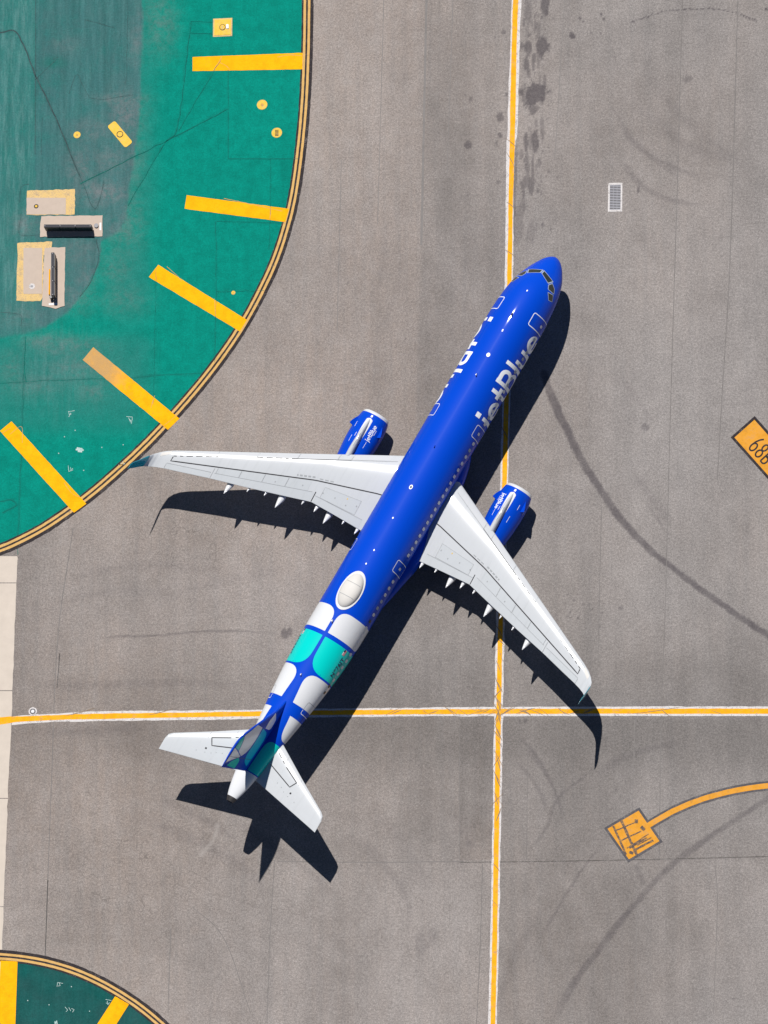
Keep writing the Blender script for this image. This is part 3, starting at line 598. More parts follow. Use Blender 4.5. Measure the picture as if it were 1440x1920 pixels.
for i, (a, b_, wd) in enumerate([((355, 380), (590, 900), 5.0), ((270, 540), (560, 420), 2.2), ((360, 690), (660, 545), 2.4), ((240, 470), (430, 900), 4), ((445, 805), (770, 590), 2.2), ((480, 800), (740, 650), 3.5), ((560, 830), (840, 685), 4), ((600, 760), (810, 640), 2), ((560, 400), (610, 400), 7), ((655, 480), (710, 530), 6), ((480, 860), (540, 880), 5)]):
    ribbon('painted_over_stroke', offset_rows([zz(*a), zz(*b_)], -wd/2, wd/2, 3), .012+.0012*i, M_OVER, ground, .6, 90+i, 3)
crv = [(1214, 1549), (1230, 1539), (1262, 1521), (1300, 1504.5), (1340, 1491.5), (1390, 1480), (1445, 1473), (1520, 1468), (1640, 1466)]
tag(ribbon('grey_line_border', offset_rows(crv, -9, 9), .0056, M_GRYB, ground, .6, 51), 'grey border of the curved orange line')
tag(ribbon('curved_orange_line', offset_rows(crv, -5, 5), .0100, M_ORANGE, ground, .3, 53), 'curved orange line leading to the painted-over square')
# white survey marks sprayed on the green
def chalk(name, par, strokes, wd=.9, lab=None):
    ob = stroke_mesh(name, [np.array(s)/10. for s in strokes], lambda u, v, k: (*G(u*10, v*10)[:2], .012+.001*k), M_CHALK, par, wd/10.)
    return ob
chalk('spray_mark', isl, [[(237, 781), (248, 782), (248, 786), (246, 795)], [(243, 786), (246, 790)], [(241, 783), (245, 792)]])
chalk('spray_mark', isl, [[(140, 770), (128, 772)], [(133, 774), (129, 782)], [(129, 772), (130, 778), (134, 776)]])
chalk('spray_mark', isl, [[(222, 872), (234, 870), (233, 866)], [(226, 868), (229, 870)], [(230, 865), (231, 869)]])
chalk('spray_mark', isl, [[(128, 873), (129, 884), (137, 881)], [(132, 876), (133, 881), (137, 878)]])
chalk('spray_mark', isl, [[(142, 843), (157, 844)], [(144, 840), (155, 842)], [(146, 846), (154, 847)]], 3)
chalk('spray_mark', isl, [[(16+i*.01, y) for i, y in enumerate((0, 1))]], .5) if False else None
for x, y in [(231, 834), (191, 839), (121, 819), (110, 850), (141, 807), (157, 882)]: chalk('spray_dot', isl, [[(x-.9, y), (x+.9, y)]], 1.8)
chalk('spray_mark', isl2, [[(107, 1850), (108, 1842), (118, 1844)], [(111, 1843), (113, 1848), (109, 1849)]])
chalk('spray_mark', isl2, [[(198, 1874), (209, 1876)], [(201, 1877), (203, 1883), (206, 1880)], [(199, 1880), (203, 1884)]])
chalk('spray_mark', isl2, [[(122, 1888), (127, 1894), (124, 1897)], [(129, 1889), (133, 1896)], [(134, 1891), (139, 1893), (136, 1898)]])
chalk('spray_mark', isl2, [[(102, 1916), (108, 1919)], [(103, 1920), (107, 1914)]], 2.4)
for x, y in [(52, 1876), (92, 1884), (134, 1850), (168, 1896)]: chalk('spray_dot', isl2, [[(x-.9, y), (x+.9, y)]], 1.8)

# ---------------------------------------------------------------- fixtures in the pavement
PPM = 1/ np.linalg.norm(G(721, 960)-G(720, 960))          # pixels per metre on the ground
def disc(name, r, z0, z1, mat, parent, n=28, cx=0, cy=0, bev=.012):
    V = []; 
    for rr, z in ((r, z0), (r, z1-bev), (r-bev, z1)):
        V += [(cx+rr*math.cos(2*math.pi*i/n), cy+rr*math.sin(2*math.pi*i/n), z) for i in range(n)]
    F = [(k*n+i, k*n+(i+1) % n, (k+1)*n+(i+1) % n, (k+1)*n+i) for k in (0, 1) for i in range(n)]+[tuple(range(2*n, 3*n))]
    return mesh_obj(name, V, F, mat, parent)
def ringm(name, r0, r1, z, mat, parent, n=28):
    V = [(r*math.cos(2*math.pi*i/n), r*math.sin(2*math.pi*i/n), z) for r in (r0, r1) for i in range(n)]
    return mesh_obj(name, V, [(i, n+i, n+(i+1) % n, (i+1) % n) for i in range(n)], mat, parent)
def fixture(name, px, py, label, cat, base=.004, rot=0, group=None):
    p = G(px, py); e = empty(name, (p[0], p[1], base), rot); return tag(e, label, cat, group)
# yellow square light base
e = fixture('taxiway_light_box', 417.5, 51.5, 'square yellow light base with a round lid on green paint', 'light base')
s = 37/PPM/2
box('concrete_collar', -s, s, -s, s, 0, .02, M_PYEL, e); box('cover_plate', -s*.86, s*.86, -s*.86, s*.86, .02, .045, M_FIXY, e, .008)
disc('round_lid', .2, .045, .075, M_FIXY, e, cx=-.02); ringm('lid_rim', .19, .225, .078, M_DIRT, e); box('lid_slot', -.05, 0, -.11, .1, .075, .081, M_SBLACK, e)
box('lamp_housing', .26, .44, -.14, .2, .045, .12, M_WHITE, e, .03)
def manhole(px, py, r, label, dark=False):
    e = fixture('manhole_cover', px, py, label, 'manhole cover', group='yellow round covers in the green island')
    disc('cover', r, 0, .02, M_FIXY, e); ringm('cover_rim', r*.9, r*.94, .0235, M_PYEL, e)
    if dark:
        for k in range(5): box('grate_bar', -.13, .13, -.24+.1*k, -.19+.1*k, .0245, .034, M_DIRT, e)
    else: disc('centre_plug', r*.3, .02, .03, M_YBARW, e, 16)
manhole(491.5, 196.5, .38, 'pale yellow round cover nearest the top bar, plain centre')
manhole(519, 249, .38, 'pale yellow round cover with a dark grated centre strip', True)
manhole(144.5, 253, .26, 'small bright yellow round cover left of the tilted yellow plate')
manhole(437.5, 549, .15, 'tiny ochre round cover below the third yellow bar tip')
e = fixture('light_plate', 225, 252, 'tilted yellow rounded plate with a round fitting on worn green paint', 'light plate', rot=rad(-52))
def rrect(w_, h_, r, n=6):
    return [(sx*(w_/2-r)+r*math.cos(a0+i*math.pi/2/n), sy*(h_/2-r)+r*math.sin(a0+i*math.pi/2/n)) for sx, sy, a0 in ((1, 1, 0), (-1, 1, math.pi/2), (-1, -1, math.pi), (1, -1, 1.5*math.pi)) for i in range(n+1)]
def prism(name, pts, z0, z1, mat, parent):
    n = len(pts); V = [(*p, z0) for p in pts]+[(*p, z1) for p in pts]
    return mesh_obj(name, V, [tuple(range(n, 2*n)), tuple(range(n))[::-1]]+[(i, (i+1) % n, n+(i+1) % n, n+i) for i in range(n)], mat, parent)
prism('plate', rrect(2.15, .68, .16), 0, .03, M_FIXY, e); disc('fitting', .2, .03, .06, M_FIXY, e, cx=.02); ringm('fitting_rim', .19, .235, .063, M_DIRT, e)
# ring fixture on the left taxi line
e = fixture('inset_light', 61.5, 1334, 'round white inset light beside the left end of the taxi line', 'inset light', .012)
disc('collar', .3, -.012, .012, M_WLINE, e); ringm('lens_ring', .13, .2, .016, M_GRYB, e); disc('lens', .12, .012, .035, M_WHITE, e, 18)
# drain grate
e = fixture('drain_grate', 1153.5, 370, 'rectangular steel drain grate in a white painted frame', 'drain grate', 0, rot=rad(-1.2))
wx, wy = 13.4/PPM, 27.5/PPM
wy = np.linalg.norm(G(1153, 397)-G(1153, 343))/2
for x0, x1, y0, y1 in ((-wx, wx, wy-.14, wy), (-wx, wx, -wy, -wy+.14), (-wx, -wx+.12, -wy+.14, wy-.14), (wx-.12, wx, -wy+.14, wy-.14)): box('frame_rail', x0, x1, y0, y1, .001, .02, M_WLINE, e)
box('pit', -wx+.12, wx-.12, -wy+.14, wy-.14, .001, .006, M_JOINT, e)
nb = 16
for k in range(nb):
    yk = -wy+.18+(2*wy-.36)*k/(nb-1); box('grate_bar', -wx+.12, wx-.12, yk-.028, yk+.028, .006, .022, M_GRATE, e)
for x in (-.13, .13): box('cross_bar', x-.015, x+.015, -wy+.14, wy-.14, .022, .026, M_STEEL, e)

# guidance signs on concrete pads
def ragged(pts, amp, seed, step=3):
    P = np.array(pts+[pts[0]], float); out = []
    for a, b_ in zip(P[:-1], P[1:]):
        n = max(2, int(np.linalg.norm(b_-a)/step))
        for i in range(n): out.append(a+(b_-a)*i/n)
    out = np.array(out); k = np.arange(len(out)); return out+amp*np.stack([vnoise(k*.5, k*0, seed), vnoise(k*.5, k*0, seed+1)], -1)
def slab(name, pts, z0, z1, mat, parent):
    P = G([p[0] for p in pts], [p[1] for p in pts]); P = P-np.array(parent.matrix_basis.translation) if parent is not None else P
    n = len(P); V = [(p[0], p[1], z0) for p in P]+[(p[0], p[1], z1) for p in P]
    return mesh_obj(name, V, [tuple(range(n, 2*n))[::-1], tuple(range(n))]+[(i, n+i, n+(i+1) % n, (i+1) % n) for i in range(n)], mat, parent)
R4 = lambda x0, y0, x1, y1: [(x0, y0), (x1, y0), (x1, y1), (x0, y1)]
def pad(name, outer, inner, fit, label, dark):
    c = np.array(outer).mean(0); p = G(*c); e = empty(name, (p[0], p[1], .004)); tag(e, label, 'concrete pad', 'old sign pads'); bpy.context.view_layer.update()
    slab('flaking_yellow_edge', ragged(outer, .8, 3), 0, .012, M_PYEL, e); slab('bare_centre', ragged(inner, .25, 9), .012, .022, M_PAD, e)
    q = G(*fit)-p; disc('anchor_ring', .22 if not dark else .17, .022, .032, M_WLINE if not dark else M_DIRT, e, 20, q[0], q[1]); disc('anchor_plug', .09, .032, .045, M_STEEL if not dark else M_FIXY, e, 14, q[0], q[1])
pad('old_sign_pad', [(51, 357), (141, 355), (140, 402), (110, 403), (50, 403)], R4(50, 371, 123.5, 402), (68, 387), 'old sign pad with flaking yellow top edge and a rusty anchor', True)
pad('old_sign_pad', [(33, 455), (97, 453), (97, 466), (82, 480), (80, 556), (76, 565), (31, 564)], R4(44, 465, 79, 551), (60, 537), 'old upright sign pad with flaking yellow left edge and a white anchor ring', False)
def sign(name, pts, label, axis, p0, p1, height):
    c = np.array(pts).mean(0); p = G(*c); e = empty(name, (p[0], p[1], .004)); tag(e, label, 'taxiway sign', 'taxiway guidance signs'); bpy.context.view_layer.update()
    slab('concrete_base', ragged(pts, .6, 5), 0, .05, M_PAD, e)
    a, b_ = G(*p0)-p, G(*p1)-p; mid = (a+b_)/2; L = np.linalg.norm(b_-a); ang = math.atan2(b_[1]-a[1], b_[0]-a[0])
    body = empty('sign_body') if False else None
    def bx(nm, u0, u1, v0, v1, z0, z1, m, bev=.0):
        o = box(nm, u0, u1, v0, v1, z0, z1, m, e, bev); o.location = (mid[0], mid[1], 0); o.rotation_euler = (0, 0, ang); return o
    hl = L/2; n = 3; wd = .125
    for k in range(n):
        u0 = -hl+L*k/n+.012; u1 = -hl+L*(k+1)/n-.012
        bx('sign_panel', u0, u1, -wd, wd, .22, height, M_SBLACK, .02); bx('top_cap', u0, u1, -wd*.8, wd*.8, height, height+.03, M_SGREY)
    for k in range(n+1):
        u = -hl+.08+(L-.16)*k/n; bx('leg', u-.04, u+.04, -.05, .05, .05, .22, M_STEEL)
        bx('cap_bolt', u-.03, u+.03, -.03, .03, height+.03, height+.045, M_STEEL)
    return e, bx, hl
e, bx, hl = sign('taxiway_sign', [(78, 405.5), (192.5, 404.5), (192, 443.5), (75.5, 444.5), (75.5, 420)], 'black taxiway sign lying left to right on a concrete base', 0, (87, 432.5), (176, 432.5), 1.02)
q = G(181, 424)-np.array(e.location); disc('junction_can', .16, .05, .16, M_STEEL, e, 18, q[0], q[1]); q = G(188.5, 425)-np.array(e.location); box('white_marker', q[0]-.06, q[0]+.06, q[1]-.28, q[1]+.28, .05, .056, M_WHITE, e)
e, bx, hl = sign('taxiway_sign', [(84, 465), (122.5, 464), (121, 574), (105, 579), (79, 574)], 'black taxiway sign standing upright in the picture on a concrete base', 1, (103.5, 563), (103.5, 482), 1.02)
q = G(93.4, 530)-np.array(e.location); box('yellow_edge_trim', q[0]-.035, q[0]+.035, q[1]-.95, q[1]+.95, .05, .2, M_YBAR, e); q = G(100, 570.5)-np.array(e.location); box('white_marker', q[0]-.32, q[0]+.32, q[1]-.07, q[1]+.07, .05, .056, M_WHITE, e)
q = G(97.5, 561)-np.array(e.location); disc('junction_can', .1, .05, .5, M_SBLACK, e, 18, q[0], q[1])

# ---------------------------------------------------------------- airliner (frame: x forward, y left, z up, nose near x = 0)
AIR = empty('airliner', rz(-CA, HEAD), HEAD)
tag(AIR, 'royal blue twin-engine passenger airliner with white wings and chequered turquoise tail', 'airliner')
TAB = np.array([[0.25, 3.28, 3.24, 0.02], [0.235, 3.40, 3.11, .12], [0.19, 3.51, 2.99, .24], [0.12, 3.62, 2.87, .37], [-0.05, 3.80, 2.68, .57], [-0.3, 3.98, 2.48, .79], [-0.7, 4.20, 2.26, 1.04], [-1.2, 4.47, 2.07, 1.30], [-1.7, 4.80, 1.95, 1.48], [-2.3, 5.18, 1.86, 1.65], [-3.0, 5.48, 1.80, 1.78], [-4.0, 5.70, 1.75, 1.89], [-5.0, 5.81, 1.73, 1.95], [-6.5, 5.87, 1.73, 1.975],
 [-28.5, 5.87, 1.73, 1.975], [-30.5, 5.87, 1.85, 1.965], [-32.5, 5.87, 2.15, 1.90], [-34.5, 5.86, 2.62, 1.76], [-36.5, 5.84, 3.15, 1.55], [-38.5, 5.80, 3.70, 1.29], [-40.5, 5.74, 4.22, 1.03], [-42.3, 5.67, 4.62, .80], [-43.6, 5.58, 4.88, .55], [-44.3, 5.48, 5.02, .34], [-44.55, 5.42, 5.04, .25]])
def fus(x, off=0.0):
    x = np.asarray(x, float); xk = -TAB[:, 0]
    zt, zb, hw = (pchip(xk, TAB[:, k], -x) for k in (1, 2, 3))
    return (zt+zb)/2, (zt-zb)/2+off, hw+off
def FP(x, th, off=0.0):
    """point of the fuselage skin; th from the crown, + to starboard"""
    zc, h, hw = fus(x, off); return np.stack([np.asarray(x, float)+0*zc, -hw*np.sin(th), zc+h*np.cos(th)], -1)
def tube_part(name, xs, mat, parent, n=96, off=0.0, cap0=False, cap1=False):
    th = np.linspace(0, 2*np.pi, n, endpoint=False); X, T = np.meshgrid(xs, th, indexing='ij'); P = FP(X, T, off)
    return grid_obj(name, P[..., 0], P[..., 1], P[..., 2], mat, parent, smooth=True, closed_v=True)
xs_n = .25-2.75*np.linspace(0, 1, 40)**2
fus_o = tube_part('fuselage', np.r_[xs_n, np.arange(-2.7, -42.15, -.25), -42.2], M_BLUE, AIR)
tube_part('tail_cone', np.r_[-42.2, np.arange(-42.4, -44.1, -.15), -44.2], M_WHITE, AIR)
ex = tube_part('exhaust_pipe', np.r_[-44.2, -44.3, -44.45, -44.55], M_DARKM, AIR, 48)
zc, h, hw = fus(-44.55); n = 40
V = [(-44.55, -hw*.98*math.sin(2*math.pi*i/n), zc+h*.98*math.cos(2*math.pi*i/n)) for i in range(n)]+[(-44.2, -hw*.75*math.sin(2*math.pi*i/n), zc+h*.75*math.cos(2*math.pi*i/n)) for i in range(n)]
mesh_obj('exhaust_bore', V, [(i, (i+1) % n, n+(i+1) % n, n+i) for i in range(n)]+[tuple(range(n, 2*n))], M_SBLACK, ex)

RF = 2.02
def round_poly(corners, n=8):
    """corners: (a, b, r) -> rounded outline"""
    out = []; m = len(corners)
    for i in range(m):
        p = np.array(corners[i][:2], float); r = corners[i][2]; a = np.array(corners[i-1][:2], float)-p; b_ = np.array(corners[(i+1) % m][:2], float)-p
        la, lb = np.linalg.norm(a), np.linalg.norm(b_); r = min(r, la*.49, lb*.49)
        if r < 1e-3: out.append(p); continue
        for t in np.linspace(0, 1, n+1): out.append((1-t)**2*(p+a/la*r)+2*t*(1-t)*p+t*t*(p+b_/lb*r))
    P = np.array(out); Q = []
    for a, b_ in zip(P, np.roll(P, -1, 0)):
        k = max(1, int(np.linalg.norm(b_-a)/.15)); Q += [a+(b_-a)*j/k for j in range(k)]
    return np.array(Q)
def patch(name, outline, fn, mat, parent, rings=7):
    """film laid on a curved skin: outline in (a,b), mapped by fn -> 3-D"""
    c = outline.mean(0); n = len(outline); V = [fn(*c)]
    for k in range(1, rings+1):
        for p in outline: q = c+(p-c)*k/rings; V.append(fn(*q))
    F = [(0, 1+i, 1+(i+1) % n) for i in range(n)]
    for k in range(rings-1): F += [(1+k*n+i, 1+(k+1)*n+i, 1+(k+1)*n+(i+1) % n, 1+k*n+(i+1) % n) for i in range(n)]
    return mesh_obj(name, V, F, mat, parent, True)
def frame_strip(name, outline, wd, fn, mat, parent, keep=None):
    c = outline.mean(0); n = len(outline); nx = np.roll(outline, -1, 0)-np.roll(outline, 1, 0); nx = nx/np.linalg.norm(nx, axis=1)[:, None]; nn = np.stack([-nx[:, 1], nx[:, 0]], -1)
    if ((outline+nn*.01-c)**2).sum() < ((outline-c)**2).sum(): nn = -nn
    V = [fn(*p) for p in outline]+[fn(*p) for p in outline+nn*wd]
    F = [(i, (i+1) % n, n+(i+1) % n, n+i) for i in range(n) if keep is None or keep(*outline[i])]
    used = sorted({k for f in F for k in f}); mp = {k: i for i, k in enumerate(used)}
    return mesh_obj(name, [V[k] for k in used], [tuple(mp[k] for k in f) for f in F], mat, parent)
def on_fus(side, off): return lambda x, s: FP(x, side*s/RF, off)
D = lambda deg: rad(deg)*RF
SIDES = ((1, 'starboard'), (-1, 'port'))
for s, nm in SIDES:
    f = on_fus(s, .006)
    pieces = [(M_WHITE, [(-29.36, D(3.4), 1.05), (-29.36, D(100), .1), (-31.18, D(100), .75), (-31.18, D(3.6), .05)]),
              (M_TEAL, [(-31.50, D(3.2), .05), (-31.5, D(104), .6), (-34.05, D(112), .1), (-34.05, D(4.5), 1.5)]),
              (M_WHITE, [(-34.2, D(7), 1.1), (-34.2, D(112), .05), (-36.56, D(115), .1), (-36.56, D(17), .05)]),
              (M_WHITE, [(-37.45, D(31), .05), (-37.45, D(118), .9), (-39.22, D(118), .3), (-39.22, D(44), 1.1)]),
              (M_TEAL, [(-39.62, D(14), .8), (-39.62, D(120), .6), (-42.12, D(120), .1), (-42.12, D(4), .05)])]
    for mt, cs in pieces: patch('livery_patch', round_poly(cs), f, mt, fus_o, 9)
    # doors
    f2 = on_fus(s, .011)
    for x0, x1, t0, t1, w_ in ((-4.45, -5.38, 39, 96, .055), (-13.27, -14.15, 56 if s > 0 else 43, 98, .045), (-24.26, -25.1, 55 if s > 0 else 58, 98, .045), (-35.98, -36.9, 53, 108, .045)):
        ol = round_poly([(x0, D(t0), .12), (x0, D(t1), .12), (x1, D(t1), .12), (x1, D(t0), .12)], 5)
        if x0 < -30:
            d = frame_strip('door_outline', ol, w_*.8, f2, M_GLINE, fus_o, lambda x, y: x > -36.62); frame_strip('door_outline', ol, w_, f2, M_LETTER, fus_o, lambda x, y: x <= -36.62)
        else:
            patch('door', ol, on_fus(s, .008), M_BLUE, fus_o, 4); frame_strip('door_outline', ol, w_, f2, M_LETTER, fus_o)
        patch('door_window', round_poly([((x0+x1)/2+.1, D(74-5), .06), ((x0+x1)/2+.1, D(74+3), .06), ((x0+x1)/2-.1, D(74+3), .06), ((x0+x1)/2-.1, D(74-5), .06)], 3), f2, M_CABIN, fus_o, 2)
    # cabin windows
    xw = -5.95
    proto = {}
    while xw > -35.3:
        if not any(abs(xw-c) < .62 for c in (-4.9, -13.7, -24.68, -36.4)):
            bright = xw < -14 and xw > -29.3
            ol = round_poly([(.12, D(-4.6), .1), (.12, D(4.6), .1), (-.12, D(4.6), .1), (-.12, D(-4.6), .1)], 3)
            ox = xw
            if xw < -28.4: 
                w_o = patch('cabin_window', ol+np.array([xw, D(74+(abs(xw)-28.4)*1.1)]), on_fus(s, .014), M_FANB if RNG.rand() < .35 else M_CABIN, fus_o, 2)
            else:
                key = 'a' if RNG.rand() < (.8 if bright else .35) else 'b'
                if key not in proto:
                    proto[key] = patch('cabin_window', ol+np.array([-20.0, D(74)]), on_fus(s, .014), M_CABIN if key == 'a' else M_FRAME, fus_o, 2); proto[key].location.x = xw+20.0
                else:
                    c_ = proto[key].copy(); COL.objects.link(c_); c_.location.x = xw+20.0
        xw -= .533
# cockpit glazing
for s in (1, -1):
    f3 = lambda x, t, s=s: FP(x, s*rad(t), .008); f4 = lambda x, t, s=s: FP(x, s*rad(t), .013)
    for cs in ([(-1.27, 2.6), (-1.66, 41), (-2.0, 31), (-1.56, 2.6)], [(-1.82, 42.5), (-2.08, 55.5), (-2.42, 60.5), (-2.40, 39.5), (-2.1, 35)], [(-2.62, 43), (-2.53, 60), (-2.96, 67), (-3.06, 54)]):
        c = np.mean(cs, 0); big = round_poly([(c[0]+(a-c[0])*1.12, (c[1]+(b_-c[1])*1.12)/30, .06) for a, b_ in cs], 4); small = round_poly([(c[0]+(a-c[0])*.92, (c[1]+(b_-c[1])*.92)/30, .05) for a, b_ in cs], 4)
        fr = patch('windscreen_frame', big, lambda x, t, f3=f3: f3(x, t*30), M_FRAME, fus_o, 4); 
        patch('windscreen_pane', small, lambda x, t, f4=f4: f4(x, t*30), M_GLASS, fus_o, 4)

# lettering
def shift(st, dx): return [((np.array(p[0])+[dx, 0]).tolist(), p[1]) if isinstance(p, tuple) else (np.array(p)+[dx, 0]).tolist() for p in st]
WD = .205
GL = {'j': ([[(.32, 1.0), (.32, -.12)]+arc(.1, -.12, .22, .22, 0, -75, 8), ([(.32, 1.17), (.32, 1.42)], .27)], .56),
 'e': ([arc(.48, .5, .37, .38, 0, 318, 26), ([(.14, .5), (.93, .5)], .17)], .98),
 't': ([[(.3, 1.34), (.3, .36)]+arc(.54, .36, .24, .24, 180, 270, 8)+[(.64, .12)], ([(.02, .88), (.64, .88)], .22)], .70),
 'B': ([[(.16, 0), (.16, 1.42)], [(.16, 1.30), (.56, 1.30)]+arc(.56, 1.035, .265, .265, 90, -90, 12)+[(.16, .77)], [(.16, .76), (.6, .76)]+arc(.6, .44, .32, .32, 90, -90, 14)+[(.16, .12)]], 1.08),
 'l': ([[(.16, 0), (.16, 1.42)]], .34),
 'u': ([[(.15, 1.0), (.15, .44)]+arc(.45, .44, .30, .32, 180, 360, 14)+[(.75, 1.0)], [(.75, .45), (.75, 0)]], .94)}
def word(txt):
    out = []; x = 0
    for ch in txt: st, adv = GL[ch]; out += shift(st, x); x += adv
    return out, x
ST, WL = word('jetBlue')
sx = 7.5/WL; sy = 1.62
def title(side):
    base = rad(104.5 if side > 0 else 100.5)
    def fn(u, v, k):
        x = -13.12+u*sx if side > 0 else -5.85-u*sx
        return FP(x, side*(base-v*sy/RF), .008+.0025*(k % 3))
    o = stroke_mesh('title_lettering', ST, fn, M_LETTER, fus_o, WD); tag(o, 'white airline title lettering along the %s side' % ('starboard' if side > 0 else 'port'))
title(1); title(-1)
def text_mesh(name, body, size, fn, mat, parent):
    cu = bpy.data.curves.new('txt', 'FONT'); cu.body = body; cu.size = size; cu.offset = .012; cu.space_character = 1.08; to = bpy.data.objects.new('txt', cu); COL.objects.link(to); bpy.context.view_layer.update()
    me = to.to_mesh(); V = [fn(v.co.x, v.co.y) for v in me.vertices]; F = [tuple(p.vertices) for p in me.polygons]; to.to_mesh_clear(); bpy.data.objects.remove(to); bpy.data.curves.remove(cu)
    return mesh_obj(name, V, F, mat, parent)
for s in (1, -1):
    tb = 68 if s > 0 else 69
    fn = (lambda u, v: FP(-33.62+u, rad(tb)-v/RF, .016)) if s > 0 else (lambda u, v: FP(-32.0-u, -(rad(tb)-v/RF), .016))
    text_mesh('registration_lettering', 'N976JT', .46, fn, M_NAVY, fus_o)
    x0 = -31.95 if s > 0 else -31.9
    for nm, (a, b_, c, d), mt in (('flag_field', (0, .42, 0, .26), M_LETTER), ('flag_canton', (.24, .42, .13, .26), M_NAVY), ('flag_stripe', (0, .24, .16, .2), M_RED), ('flag_stripe', (0, .42, .02, .06), M_RED), ('flag_stripe', (0, .42, .09, .125), M_RED)):
        ol = round_poly([(x0+a, D(tb-7)-c, 0), (x0+b_, D(tb-7)-c, 0), (x0+b_, D(tb-7)-d, 0), (x0+a, D(tb-7)-d, 0)]); patch(nm, ol, on_fus(s, .014 if nm == 'flag_field' else .018), mt, fus_o, 2)

# crown fittings
def ellipsoid_cap(name, x, hx, hy, z0, hz, mat, parent, n=40, m=10):
    u = np.linspace(0, np.pi/2, m); a = np.linspace(0, 2*np.pi, n, endpoint=False); U, A_ = np.meshgrid(u, a, indexing='ij')
    e_ = .62
    return grid_obj(name, x+hx*np.cos(A_)*np.cos(U)**e_, hy*np.sin(A_)*np.cos(U)**e_, z0+hz*np.sin(U)**.9, mat, parent, smooth=True, closed_v=True)
def ell_plate(name, x, hx, hy, zoff, mat, parent):
    ol = np.array([(x+hx*math.cos(t), hy*math.sin(t)) for t in np.linspace(0, 2*math.pi, 64, endpoint=False)])
    return patch(name, ol, lambda a, s_: FP(a, s_/RF, zoff), mat, parent, 5)
ell_plate('satcom_dome_base', -27.85, 1.50, .84, .03, M_WHITE, fus_o)
rm = ellipsoid_cap('satcom_dome', -27.85, 1.36, .72, 5.72, .46, M_DOME, fus_o)
for xx in (-27.35, -28.35):
    pts = []; 
    for t in np.linspace(-.62, .62, 24):
        k = ((xx+27.85)/1.36)**2; r_ = math.sqrt(max(0, 1-k)); yy = .72*r_*math.sin(t*1.5); rr = math.sqrt(k+(yy/.72)**2); U = math.acos(min(1, rr**(1/.62))); pts.append((xx, yy, 5.72+.46*math.sin(U)**.9+.008))
    V = [(p[0]-.015, p[1], p[2]) for p in pts]+[(p[0]+.015, p[1], p[2]) for p in pts]; n = len(pts)
    mesh_obj('dome_seam', V, [(i, i+1, n+i+1, n+i) for i in range(n-1)], M_GLINE, rm)
def blade(x, l, wd, hgt, mat, name='blade_antenna', y=0):
    zt = float(FP(x, 0)[2])-.05-abs(y)*.1
    P = [(x-l/2, y), (x-l*.1, y-wd/2), (x+l/2, y), (x-l*.1, y+wd/2)]
    V = [(*p, zt) for p in P]+[(p[0]*.5+(x-l*.25)*.5, y+(p[1]-y)*.6, zt+hgt) for p in P]
    mesh_obj(name, V, [(4, 5, 6, 7)[::-1], (0, 1, 5, 4), (1, 2, 6, 5), (2, 3, 7, 6), (3, 0, 4, 7)], mat, fus_o)
ell_plate('antenna_plate', -8.73, .15, .13, .025, M_LETTER, fus_o)
blade(-10.36, .3, .1, .28, M_LETTER); blade(-5.4, .35, .12, .3, M_NAVY); blade(-30.3, .35, .12, .3, M_LETTER); blade(-34.6, .3, .1, .25, M_LETTER); blade(-16.2, .25, .08, .2, M_BLUE)
for x, y in ((-6.7, .28), (-6.75, -.3), (-3.35, 0), (-22.0, .2), (-24.6, -.1), (-25.7, .15)): ell_plate('crown_fitting', x, .07, .05, .012, M_LETTER, fus_o)
ell_plate('beacon_ring', -19.5, .17, .12, .014, M_LETTER, fus_o); ellipsoid_cap('beacon_light', -19.5, .09, .07, 5.86, .07, M_NAVY, fus_o, 16, 5)

# belly fairing at the wing root
bxs = np.array([-13.6, -14.6, -15.8, -17.0, -18.5, -20.5, -22.5, -23.6, -25.0, -26.5, -28.0, -29.0]); bhw = np.array([.9, 1.55, 2.0, 2.24, 2.34, 2.40, 2.46, 2.40, 2.12, 1.80, 1.4, .8]); bzt = np.array([2.3, 2.9, 3.25, 3.4, 3.4, 3.35, 3.3, 3.25, 3.1, 2.85, 2.5, 2.1]); bzb = np.array([1.72, 1.6, 1.48, 1.42, 1.40, 1.40, 1.40, 1.42, 1.48, 1.6, 1.72, 1.78])
X1 = np.linspace(-13.6, -29, 60); T1 = np.linspace(0, 2*np.pi, 48, endpoint=False); XX, TT = np.meshgrid(X1, T1, indexing='ij')
hwv, ztv, zbv = (pchip(-bxs, k, -XX) for k in (bhw, bzt, bzb)); ct, st_ = np.cos(TT), np.sin(TT)
grid_obj('belly_fairing', XX, hwv*np.sign(st_)*np.abs(st_)**.75, (ztv+zbv)/2+(ztv-zbv)/2*np.sign(ct)*np.abs(ct)**.8, M_BLUE, AIR, smooth=True, closed_v=True)

# ---- wings
WST = np.array([  # y, z, xLE, xTE, t/c
 [1.0, 2.70, -16.45, -23.25, .15], [2.3, 2.80, -17.13, -23.22, .15], [4.3, 2.97, -18.17, -23.16, .135], [6.34, 3.14, -19.24, -23.12, .12], [8.4, 3.31, -20.32, -23.72, .115], [11.0, 3.54, -21.68, -24.46, .11], [13.4, 3.74, -22.93, -25.10, .108], [15.4, 3.91, -23.98, -25.70, .105], [16.35, 3.99, -24.48, -25.97, .10],
 [16.9, 4.05, -24.82, -26.16, .10], [17.25, 4.13, -25.14, -26.32, .10], [17.5, 4.30, -25.46, -26.50, .095], [17.63, 4.62, -25.78, -26.66, .09], [17.71, 5.05, -26.12, -26.88, .09], [17.80, 5.7, -26.62, -27.24, .085], [17.90, 6.35, -27.10, -27.58, .08], [17.93, 6.53, -27.36, -27.68, .08]])
def wst(y): return [np.interp(y, WST[:, 0], WST[:, k]) for k in range(1, 5)]
